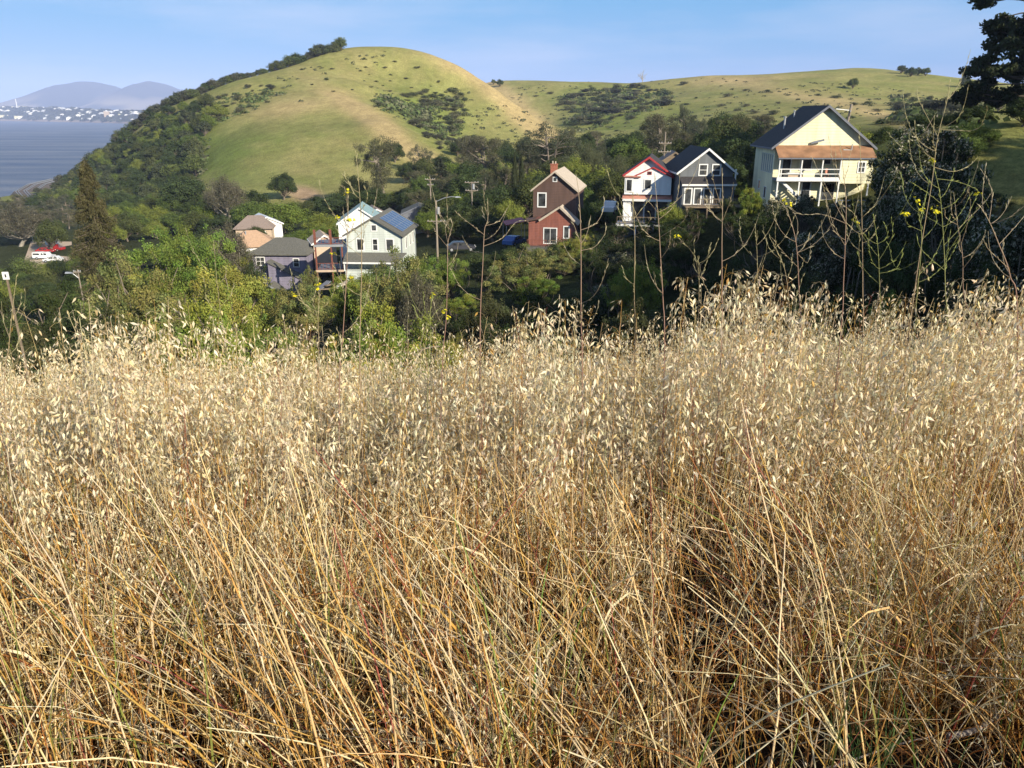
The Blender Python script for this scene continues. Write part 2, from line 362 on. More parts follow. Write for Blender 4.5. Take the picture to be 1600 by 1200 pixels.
# water of the strait
m, nt, b = newmat('strait_water')
t = nt.nodes.new('ShaderNodeTexCoord'); mpn = nt.nodes.new('ShaderNodeMapping'); mpn.inputs['Scale'].default_value = (0.0035, 0.022, 1)
n1 = nt.nodes.new('ShaderNodeTexNoise'); n1.inputs['Scale'].default_value = 1; n1.inputs['Detail'].default_value = 5
n2 = nt.nodes.new('ShaderNodeTexNoise'); n2.inputs['Scale'].default_value = 0.6; n2.inputs['Detail'].default_value = 4
crp = nt.nodes.new('ShaderNodeValToRGB'); crp.color_ramp.elements[0].position = .35; crp.color_ramp.elements[1].position = .7
crp.color_ramp.elements[0].color = (0.05, 0.07, 0.115, 1); crp.color_ramp.elements[1].color = (0.18, 0.18, 0.195, 1)
bp = nt.nodes.new('ShaderNodeBump'); bp.inputs['Distance'].default_value = 0.5; bp.inputs['Strength'].default_value = 1
nt.links.new(t.outputs['Object'], mpn.inputs[0]); nt.links.new(mpn.outputs[0], n1.inputs['Vector']); nt.links.new(t.outputs['Object'], n2.inputs['Vector'])
nt.links.new(n1.outputs[0], crp.inputs[0]); nt.links.new(crp.outputs[0], b.inputs['Base Color']); nt.links.new(n2.outputs[0], bp.inputs['Height']); nt.links.new(bp.outputs[0], b.inputs['Normal'])
b.inputs['Roughness'].default_value = 0.45; b.inputs['Specular IOR Level'].default_value = 0.35
nm = NM(); nm.add([(-14000, -2000, 0), (9000, -2000, 0), (9000, 16000, 0), (-14000, 16000, 0)], [[0, 1, 2, 3]], [0.1, 0.1, 0.1])
tag(link('water', nm.mesh('water', m)), 'blue grey water of the strait', None, None, 'structure')

# far mountain with two summits
M['farland'] = vcmat('far_land', 0.95, 0, 0.02)
prof = np.array([(-900, 172), (-500, 168), (-200, 165), (0, 163), (45, 158), (62, 151), (85, 142), (108, 131), (128, 127), (146, 127.5), (170, 133), (188, 139), (202, 141), (216, 133), (233, 126.5), (252, 130), (272, 138), (295, 144), (340, 150), (420, 158), (600, 165), (1000, 172), (2600, 176)])
YM = 11000; px = np.arange(-900, 2600, 6.0); py = np.interp(px, prof[:, 0], prof[:, 1])
top = np.array([at(a, b_, YM) for a, b_ in zip(px, py)])
dy = np.linspace(-3000, 3000, 70); GX = np.repeat(top[:, 0][:, None], 70, 1); GY = YM + np.repeat(dy[None], len(px), 0)
fall = np.cos(np.clip(dy / 3000, -1, 1) * PI / 2) ** 3.5
GZ = top[:, 2][:, None] * fall[None] * (1 - 0.35 * (np.abs(dy) > 60)[None] * np.abs(fbm(NA, GX / 500, GY / 500) - 0.5)) - 2
idx = np.arange(GX.size).reshape(GX.shape)
gc = fbm(NB, GX / 350, GY / 700)[..., None]; lc = ss(.5, .62, gc) * ss(330, 120, GZ)[..., None]
cl = np.array([0.035, 0.045, 0.045]) * (1 - lc) + np.array([0.26, 0.22, 0.15]) * lc
nm = NM(); nm.add(np.stack([GX, GY, GZ], -1), np.stack([idx[:-1, :-1], idx[1:, :-1], idx[1:, 1:], idx[:-1, 1:]], -1).reshape(-1, 4), cl)
tag(link('mountain', nm.mesh('mountain', M['farland'], True)), 'hazy blue two-peaked mountain', None, None, 'structure')

# far shore with its town
def shoreY(px): return np.interp(px, [-600, -100, 0, 100, 200, 300, 900], [6200, 5900, 5600, 4900, 4100, 3700, 3400])
def shoreh(px, s): return np.interp(px, [-600, 0, 40, 110, 180, 230, 900], [60, 88, 84, 74, 58, 54, 50]) * np.sin(np.clip(s, 0, 1) * PI / 2) ** 0.8
px = np.arange(-600, 500, 4.0); s_ = np.linspace(-0.05, 1.6, 40)
PXg, Sg = np.meshgrid(px, s_, indexing='ij'); GY = shoreY(PXg) + Sg * 900
zz = shoreh(PXg, Sg) * np.where(Sg > 1, np.clip(1 - (Sg - 1) * 1.5, 0, 1), 1) * (0.85 + 0.3 * fbm(NC, PXg / 14, Sg * 7)) + 1
zz = np.where(Sg < 0, -3, zz)
GX = (PXg - 800) / FPX * GY / (math.cos(PITCH) + 0.348 * math.sin(PITCH))
idx = np.arange(GX.size).reshape(GX.shape)
cc = np.where((Sg < 0.06)[..., None], np.array([.3, .24, .2]), np.array([0.07, 0.08, 0.05]) + 0.09 * ss(.5, .7, fbm(NA, PXg / 9, Sg * 14))[..., None] * np.array([1, .9, .7]))
nm = NM(); nm.add(np.stack([GX, GY, zz], -1), np.stack([idx[:-1, :-1], idx[1:, :-1], idx[1:, 1:], idx[:-1, 1:]], -1).reshape(-1, 4), cc)
tag(link('far_shore', nm.mesh('far_shore', M['farland'], True)), 'low wooded shore across the water', None, None, 'structure')
def shore_pt(px, s):
    Y = float(shoreY(px)) + s * 900; X = (px - 800) / FPX * Y / (math.cos(PITCH) + 0.348 * math.sin(PITCH))
    z = float(shoreh(px, s)) * (0.85 + 0.3 * float(fbm(NC, np.array([px / 14.]), np.array([s * 7.]))[0])) + 1
    return Vector((X, Y, z))

# ------------------------------------------------------------------ foliage prototypes
def leaf_cloud(nm, rg, cen, rad, n, size, col, out=0.7, cvar=0.18, droop=0.0, shell=0.62, asp=0.55, inner=True):
    """leaves through an ellipsoid volume, denser at the shell"""
    cen = np.asarray(cen, float); rad = np.asarray(rad, float) * np.ones(3)
    d = rdir(rg, n); rr_ = shell + (1.08 - shell) * rg.random(n) ** 0.7
    bumpy = 1 + 0.16 * np.sin(d[:, 0] * 7 + cen[0] * 40) * np.cos(d[:, 1] * 6 + cen[2] * 31) + 0.1 * np.sin(d[:, 2] * 11 + cen[1] * 17)
    P = cen + d * rad * (rr_ * bumpy)[:, None]
    N_ = nrm(d * out + rdir(rg, n) * (1 - out) + np.array([0, 0, 0.15]))
    D = nrm(np.cross(N_, rdir(rg, n)) + np.array([0, 0, -droop])); S = nrm(np.cross(N_, D))
    L = size * rg.uniform(0.6, 1.35, n)
    cl = np.asarray(col)[None] * rg.uniform(1 - cvar, 1 + cvar, (n, 1)) * (1 + rg.uniform(-.07, .07, (n, 3)))
    kites(nm, P - D * L[:, None] * .5, D, S, L, L * asp * .5, cl, 0.5)

BARK = np.array([0.16, 0.13, 0.10])
def limb(p0, p1, rg, k=6, bend=0.08):
    t = np.linspace(0, 1, k)[:, None]; p = p0 * (1 - t) + p1 * t
    ln = np.linalg.norm(p1 - p0); off = rg.normal(size=3) * bend * ln
    return p + np.sin(t * PI) * off + rg.normal(size=(k, 3)) * ln * 0.012

def make_oak(seed, nl=9000, size=0.03, col=(.06, .085, .03), nb=20, low=0.2, gap=0.0, flat=1.0, asp=.6, mat='leaf', tone=0.22, out=0.62, bark=BARK, droop=0.0):
    """rounded crown in a unit space: z 0..1, radius .5"""
    rg = np.random.default_rng(seed); nm = NM(); tr = NM(); cs = []
    for i in range(nb):
        for _ in range(30):
            d = rdir(rg, 1)[0]; d[2] = abs(d[2]) * 1.0 - 0.35
            q = d * rg.uniform(0.45, 0.8) * np.array([.42, .42, (1 - low) * .5 * flat]) + np.array([0, 0, low + (1 - low) * .5])
            if all(np.linalg.norm(q - c) > 0.13 + gap for c in cs): break
        cs.append(q)
    cs.append(np.array([0, 0, low + (1 - low) * .55]))
    for i, q in enumerate(cs):
        r = rg.uniform(0.13, 0.21) * (1 - gap); f = rg.uniform(1 - tone, 1 + tone)
        rad = np.array([r, r, r * rg.uniform(.7, 1)])
        q = q.copy(); q[2] = min(q[2], 0.98 - rad[2])
        sub = 5
        for j in range(sub):                       # each bough is itself several sprays
            dd = rdir(rg, 1)[0] * rad * 0.55; f2 = f * rg.uniform(.88, 1.12)
            leaf_cloud(nm, rg, q + dd, rad * rg.uniform(.5, .75), nl // (len(cs) * sub), size, np.array(col) * f2 * np.array([1 + .1 * (f - 1), 1, 1]), out, .22, droop, .35, asp)
    tr0 = np.array([0, 0, -0.06]); fork = np.array([rg.normal() * .02, rg.normal() * .02, low + .12])
    L = [limb(tr0, fork, rg)]; Rd = [np.linspace(.035, .024, 6)]
    for q in cs: L.append(limb(fork, q, rg, 6, .12)); Rd.append(np.linspace(.016, .004, 6))
    tubes(tr, np.array(L), np.array(Rd), bark, 6)
    return tr.mesh('trunk', M['bark'], True), nm.mesh('crown', M[mat])

def make_euc(seed, nl=11000, size=0.022, col=(.10, .105, .06), nb=26, pale=False, spread=.36):
    """tall crown of separate hanging clumps on forked pale limbs"""
    rg = np.random.default_rng(seed); nm = NM(); tr = NM(); L = []; Rd = []
    base = np.array([0, 0, -0.05]); cs = []
    forks = []
    for k in range(3):
        a = rg.uniform(0, 2 * PI); tp = np.array([math.cos(a) * .16, math.sin(a) * .16, rg.uniform(.75, .92)]); md = base * .6 + tp * .4; md[:2] *= .6; md[2] = rg.uniform(.2, .35)
        t = np.linspace(0, 1, 9)[:, None]; c = (1 - t) ** 2 * base + 2 * t * (1 - t) * md + t * t * tp
        L.append(c); Rd.append(np.linspace(.026, .006, 9)); forks.append(c)
    for i in range(nb):
        c = forks[i % 3]; j = rg.integers(3, 8); z = c[j][2]
        a = rg.uniform(0, 2 * PI); rr_ = spread * (1.15 - abs(z - .5) * 1.1) * rg.uniform(.4, 1)
        q = c[j] + np.array([math.cos(a) * rr_, math.sin(a) * rr_, rg.uniform(.0, .16)]); q[2] = min(q[2], .93)
        cs.append(q); l = limb(c[j], q, rg, 6, .1); l6 = np.array([np.interp(np.linspace(0, 5, 9), np.arange(6), l[:, m_]) for m_ in range(3)]).T
        L.append(l6); Rd.append(np.linspace(.010, .002, 9))
    cs += [c[-1] for c in forks]
    for q in cs:
        f = rg.uniform(.78, 1.2); r = rg.uniform(.07, .125)
        for j in range(5):
            dd = rdir(rg, 1)[0] * r * np.array([.9, .9, .7])
            leaf_cloud(nm, rg, q + dd, np.array([r * .7, r * .7, r * .62]), nl // (len(cs) * 5), size, np.array(col) * f * rg.uniform(.88, 1.12), .5, .25, .7, .3, .4)
    bark = np.array([.42, .37, .30]) if pale else np.array([.24, .20, .16])
    tubes(tr, np.array(L), np.array(Rd), bark, 6)
    return tr.mesh('trunk', M['bark'], True), nm.mesh('crown', M['leaf'])

def make_euc2(seed):
    rg = np.random.default_rng(seed); nm = NM(); tr = NM(); L = []; Rd = []; forks = []; nC = 125
    for k in range(5):
        a = k * 1.26 + .3; tp = np.array([math.cos(a) * .3, math.sin(a) * .3, rg.uniform(.7, .95)]); md = np.array([math.cos(a) * .05, math.sin(a) * .05, .45])
        t = np.linspace(0, 1, 9)[:, None]; c = (1 - t) ** 2 * np.array([0, 0, -.05]) + 2 * t * (1 - t) * md + t * t * tp; L.append(c); Rd.append(np.linspace(.024, .006, 9)); forks.append(c)
    for i in range(nC):
        c = forks[i % 5]; j = rg.integers(1, 9); a = rg.uniform(0, 2 * PI); rr_ = rg.uniform(.08, .42) if j > 3 else rg.uniform(.2, .5) * (1 - max(0, c[j][2] - .7)); q = c[j] + np.array([math.cos(a) * rr_, math.sin(a) * rr_, rg.uniform(-.06, .05)])
        q[:2] = np.clip(q[:2], -.44, .44); q[2] = np.clip(q[2], .16, .96)
        l = limb(c[j], q, rg, 6, .12); L.append(np.array([np.interp(np.linspace(0, 5, 9), np.arange(6), l[:, m_]) for m_ in range(3)]).T); Rd.append(np.linspace(.008, .0015, 9)); f = rg.uniform(.7, 1.3)
        for jj in range(5):
            dd = rdir(rg, 1)[0] * .04; leaf_cloud(nm, rg, q + dd, np.array([.042, .042, .024]), 150, .019, np.array((.05, .064, .03)) * f, .4, .3, .0, .2, .75)
    tubes(tr, np.array(L), np.array(Rd), np.array([.13, .11, .09]), 6)
    return tr.mesh('trunk', M['bark'], True), nm.mesh('crown', M['leaf'])

def make_shrubby(seed, col, nc=170, per=300, size=.017, low=.0, asp=.5, mat='leaf', cr=.07, pale=0.0):
    """uneven crown of many small sprays on thin limbs, with gaps and shoots past its outline"""
    rg = np.random.default_rng(seed); nm = NM(); tr = NM(); L = []; Rd = []; lobes = []
    for i in range(7): a = rg.uniform(0, 2 * PI); q = rg.uniform(.05, .3); lobes.append((np.array([math.cos(a) * q, math.sin(a) * q, rg.uniform(.3, .72)]), rg.uniform(.16, .27), rg.uniform(.75, 1.25)))
    for i in range(nc):
        lo, lr, lf = lobes[i % 7]; d = rdir(rg, 1)[0]; d[2] = d[2] * .9 + .12; q = lo + d * lr * rg.uniform(.35, 1.12); shoot = rg.random() < .14
        if shoot: q = q + d * .05 + np.array([0, 0, .04])
        q[2] = np.clip(q[2], low + .04, .96); q[:2] = np.clip(q[:2], -.52, .52); r = cr * rg.uniform(.55, 1.15) * (.6 if shoot else 1)
        k = int(per * (.5 if shoot else 1) * (r / cr) ** 1.2); f = lf * rg.uniform(.72, 1.25); hue = np.array([1 + rg.uniform(-.14, .2), 1, 1 + rg.uniform(-.1, .1)])
        leaf_cloud(nm, rg, q, np.array([r, r, r * (1.5 if shoot else .75)]), k, size * rg.uniform(.75, 1.2), np.array(col) * f * hue, .45, .28, .2, .2, asp)
        if pale: leaf_cloud(nm, rg, q + np.array([0, 0, r * .15]), np.array([r, r, r * .8]), int(k * pale), size * 1.1, np.array([.40, .37, .27]) * f, .5, .2, 0, .7, asp)
        if i % 3 == 0: L.append(limb(np.array([rg.normal() * .03, rg.normal() * .03, low + .06]), q, rg, 7, .12)); Rd.append(np.linspace(.012, .002, 7))
    for i in range(4): L.append(limb(np.array([0, 0, -.08]), np.array([rg.normal() * .05, rg.normal() * .05, low + .3]), rg, 7, .05)); Rd.append(np.linspace(.03, .015, 7))
    tubes(tr, np.array(L), np.array(Rd), BARK * 1.2, 5)
    return tr.mesh('trunk', M['bark'], True), nm.mesh('crown', M[mat])

def make_conifer(seed, nl=16000, size=0.02, col=(.06, .07, .035), nbr=110, low=.08, ragged=.25, power=.8, droop=.25):
    rg = np.random.default_rng(seed); nm = NM(); tr = NM()
    tubes(tr, limb(np.array([0, 0, -.04]), np.array([0, 0, 1.]), rg, 12, .01)[None], np.linspace(.018, .002, 12)[None], BARK * .8, 6)
    L = []; Rd = []; per = nl // nbr
    for i in range(nbr):
        z = low + (1 - low) * (i / nbr) ** 1.0; a = rg.uniform(0, 2 * PI)
        r = .5 * ((1 - z) / (1 - low)) ** power * rg.uniform(1 - ragged, 1 + ragged * .4) + .015
        t = np.linspace(0, 1, 5)[:, None]; dirv = np.array([math.cos(a), math.sin(a), 0])
        c = np.array([0, 0, z]) + dirv * r * t + np.array([0, 0, 1]) * (-droop * r * t + .16 * r * t * t)
        L.append(c); Rd.append(np.linspace(.005, .0012, 5))
        tt = rg.random(per) ** .7; P = np.array([0, 0, z]) + dirv * (r * tt)[:, None] + np.array([0, 0, 1]) * (-droop * r * tt + .16 * r * tt * tt)[:, None]
        side = np.array([-dirv[1], dirv[0], 0]); P = P + side * (rg.normal(size=per) * .11 * r)[:, None] + rg.normal(size=(per, 3)) * np.array([.008, .008, .010])
        P[:, 2] -= rg.random(per) * .018
        N_ = nrm(rdir(rg, per) * .55 + np.array([0, 0, .5]) + dirv * .3); D = nrm(dirv * .7 + rdir(rg, per) * .6 + np.array([0, 0, -.35])); S = nrm(np.cross(N_, D))
        f = rg.uniform(.75, 1.25); Ln = size * rg.uniform(.6, 1.4, per)
        kites(nm, P, D, S, Ln, Ln * .22, np.array(col)[None] * f * rg.uniform(.75, 1.25, (per, 1)) * (1 + rg.uniform(-.05, .05, (per, 3))))
    tubes(tr, np.array(L), np.array(Rd), BARK, 4)
    return tr.mesh('trunk', M['bark'], True), nm.mesh('crown', M['leaf'])

def make_column(seed, nl=6000, size=.03, col=(.05, .06, .025)):
    rg = np.random.default_rng(seed); nm = NM(); tr = NM()
    tubes(tr, limb(np.array([0, 0, -.04]), np.array([0, 0, .9]), rg, 8, .01)[None], np.linspace(.05, .01, 8)[None], BARK, 6)
    z = rg.random(nl); a = rg.uniform(0, 2 * PI, nl); r = .45 * np.sin(np.clip(z * .93 + .07, 0, 1) ** .6 * PI) ** .6 * rg.uniform(.6, 1.05, nl) * (1 + .15 * np.sin(a * 5 + z * 9))
    d = np.stack([np.cos(a), np.sin(a), 0 * a], -1); P = d * r[:, None]; P[:, 2] = .04 + z * .94
    N_ = nrm(d + rdir(rg, nl) * .6); D = nrm(np.array([0, 0, 1.]) + rdir(rg, nl) * .35); S = nrm(np.cross(N_, D)); L = size * rg.uniform(.6, 1.4, nl)
    kites(nm, P, D, S, L, L * .6, np.array(col)[None] * rg.uniform(.7, 1.35, (nl, 1)))
    return tr.mesh('trunk', M['bark'], True), nm.mesh('crown', M['leaf'])

def make_bush(seed, nl=900, size=.07, col=(.05, .06, .032), nb=6, mat='leaf', asp=.6, bias=0):
    rg = np.random.default_rng(seed); nm = NM()
    for i in range(nb):
        a = rg.uniform(0, 2 * PI); rr_ = rg.uniform(0, .3) if i else 0; r = rg.uniform(.17, .27)
        q = np.array([math.cos(a) * rr_, math.sin(a) * rr_, rg.uniform(.25, .66)]); f = rg.uniform(.8, 1.2)
        leaf_cloud(nm, rg, q, np.array([r, r, min(.3, 1 - q[2])]), nl // nb, size, np.array(col) * f, .6, .25, 0, .3, asp)
    st = np.array([limb(np.array([0, 0, -.1]), np.array([rg.normal() * .2, rg.normal() * .2, .6]), rg, 5) for _ in range(6)])
    tubes(nm, st, np.linspace(.012, .004, 5)[None].repeat(6, 0), BARK, 3)
    return nm.mesh('bush', M[mat])

LUM = 1.0
P_ = {}
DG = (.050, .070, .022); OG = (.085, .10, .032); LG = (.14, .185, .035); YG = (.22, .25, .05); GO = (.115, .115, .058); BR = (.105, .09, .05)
P_['oak_far'] = [make_oak(10 + i, 4600, .045, [(.06, .085, .026), (.10, .125, .036), (.08, .095, .045), (.12, .135, .05)][i], 16, .04, gap=.0) for i in range(4)]
P_['oak_grey'] = [make_oak(20 + i, 4200, .05, [(.085, .09, .055), (.10, .10, .06)][i], 14, .04) for i in range(2)]
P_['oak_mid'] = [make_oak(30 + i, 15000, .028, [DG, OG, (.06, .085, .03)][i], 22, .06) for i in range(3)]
P_['green_mid'] = [make_oak(40 + i, 16000, .026, [LG, (.10, .14, .035), YG][i], 24, .05) for i in range(3)]
P_['near_green'] = [make_shrubby(50 + i, [(.22, .27, .05), (.155, .215, .042), (.28, .30, .065), (.21, .225, .075)][i], 190, 290) for i in range(4)]
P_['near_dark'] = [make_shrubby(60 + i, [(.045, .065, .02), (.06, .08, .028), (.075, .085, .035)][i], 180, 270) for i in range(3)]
P_['silver'] = [make_shrubby(70 + i, [(.07, .085, .03), (.055, .075, .028)][i], 230, 230, .019, 0, .5, 'leaf', .062, .22) for i in range(2)]
P_['euc'] = [make_euc(80 + i, 16000, .020, [GO, (.115, .11, .065), (.085, .095, .055)][i], 28) for i in range(3)]
P_['pepper'] = [make_oak(90, 20000, .026, (.10, .11, .055), 24, .05, droop=1.6, asp=.25, out=.4)]
P_['conifer'] = [make_conifer(100, 16000, .022, (.06, .07, .042)), make_conifer(101, 14000, .026, (.075, .085, .045), 80, .1, .35)]
P_['fir_brown'] = [make_conifer(102, 80000, .0135, (.105, .095, .042), 260, .02, .42, .66, .35)]
P_['cypress'] = [make_column(110), make_column(111)]
P_['eucnear'] = [make_euc2(120)]
P_['greyleaf'] = [make_oak(130, 26000, .02, (.125, .115, .075), 26, .05, gap=.02, asp=.35, bark=np.array([.4, .36, .3]))]
P_['bush'] = [make_bush(140 + i, 700, .085, [(.105, .12, .05), (.135, .14, .065), (.155, .15, .08), (.09, .115, .042)][i]) for i in range(4)]
P_['bush_mid'] = [make_bush(150 + i, 5200, .032, [(.075, .10, .032), (.12, .155, .04), (.05, .07, .026), (.15, .165, .05)][i], 9) for i in range(4)]
rng = np.random.default_rng(5)
cnt = {}
LMK = [(440, 410, 'the grey purple house'), (590, 400, 'the sage house'), (520, 400, 'the stacked decks'), (395, 370, 'the cottages'), (862, 340, 'the brown house'), (1005, 310, 'the white house'), (1100, 290, 'the slate grey house'),
       (1270, 250, 'the yellow house'), (133, 330, 'the brownish fir'), (70, 395, 'the parked cars'), (681, 350, 'the nearer utility pole'), (804, 265, 'the two cypresses'), (440, 275, 'the lone round oak'), (688, 275, 'the grey conifer'),
       (597, 250, 'the broad eucalyptus'), (762, 240, 'the tall open eucalyptus'), (1050, 325, 'the rounded yellow green tree'), (1445, 230, 'the silvery tree'), (1590, 100, 'the corner eucalyptus'), (60, 300, 'the railway tracks'),
       (590, 75, 'the big hilltop'), (1332, 125, 'the lone far oak'), (1004, 120, 'the bare pale tree'), (475, 303, 'the bare earth bank'), (1385, 440, 'the small sunlit ravine tree')]
def near(px, py):
    q = min(LMK, key=lambda l: (l[0] - px) ** 2 + 1.6 * (l[1] - py) ** 2); dx = px - q[0]; dy = py - q[1]
    if abs(dx) < 22 and abs(dy) < 18: r_ = 'close to'
    elif abs(dx) > abs(dy) * 1.3: r_ = ('just ' if abs(dx) < 60 else 'well ') + ('right of' if dx > 0 else 'left of')
    else: r_ = ('just ' if abs(dy) < 60 else 'far ') + ('below' if dy > 0 else 'above')
    return r_ + ' ' + q[2]
LMK += [(150, 480, 'the left oat clump'), (310, 470, 'the slanting thin stalk'), (440, 470, 'the purple house porch'), (800, 480, 'the middle oat clump'), (1120, 430, 'the highest oats'), (1460, 350, 'the flowering mustard'), (690, 480, 'the yellow mustard heads'),
        (560, 470, 'the sage house windows'), (1000, 430, 'the white house deck'), (1240, 400, 'the forking mustard'), (250, 230, 'the grassy spur'), (180, 300, 'the bayside slope foot'), (340, 330, 'the rusty grey tree'), (1560, 470, 'the dark red stalk')]
def siz(w_, lo, hi): return ('small', 'mid-sized', 'large')[min(2, int(3 * (w_ - lo) / (hi - lo + 1e-6)))]
def near3(x, y, z):
    a, b = project(np.array(x), np.array(y), np.array(z)); return near(float(a), float(b))
def place(kind, x, y, w_, h_, name, label, cat, group=None, z=None, rz=None, v=None):
    ps = P_[kind]; i = cnt.get(kind, 0); cnt[kind] = i + 1
    p = ps[(i if v is None else v) % len(ps)]
    z = h1(x, y) if z is None else z
    rz = rng.uniform(0, 2 * PI) if rz is None else rz
    if isinstance(p, tuple):
        e = empty(name, (x, y, z - (0.13 if kind in ('oak_far', 'oak_grey') else 0.09 if kind in ('oak_mid', 'green_mid') else 0.02) * h_), rz); e.scale = (w_, w_, h_ * (1.12 if kind in ('oak_far', 'oak_grey') else 1))
        link('trunk', p[0], e); link('crown', p[1], e)
    else:
        e = link(name, p, None, (x, y, z - 0.1 * h_)); e.rotation_euler = (0, 0, rz); e.scale = (w_, w_, h_)
    tag(e, label, cat, group); return e

def tree(kind, px, top, Y, wpx, name, label, cat='tree', group=None, v=None, minh=2.0, rz=None, sink=0):
    t = at(px, top, Y); z = h1(t.x, t.y); wm = wpx / ppm(top + 20, Y) * 1.12; h_ = max(minh, (t.z - z) * 1.04, wm * .62)
    return place(kind, t.x, t.y, wm, h_, name, label, cat, group, z - sink * h_, rz, v)

exec_later = []
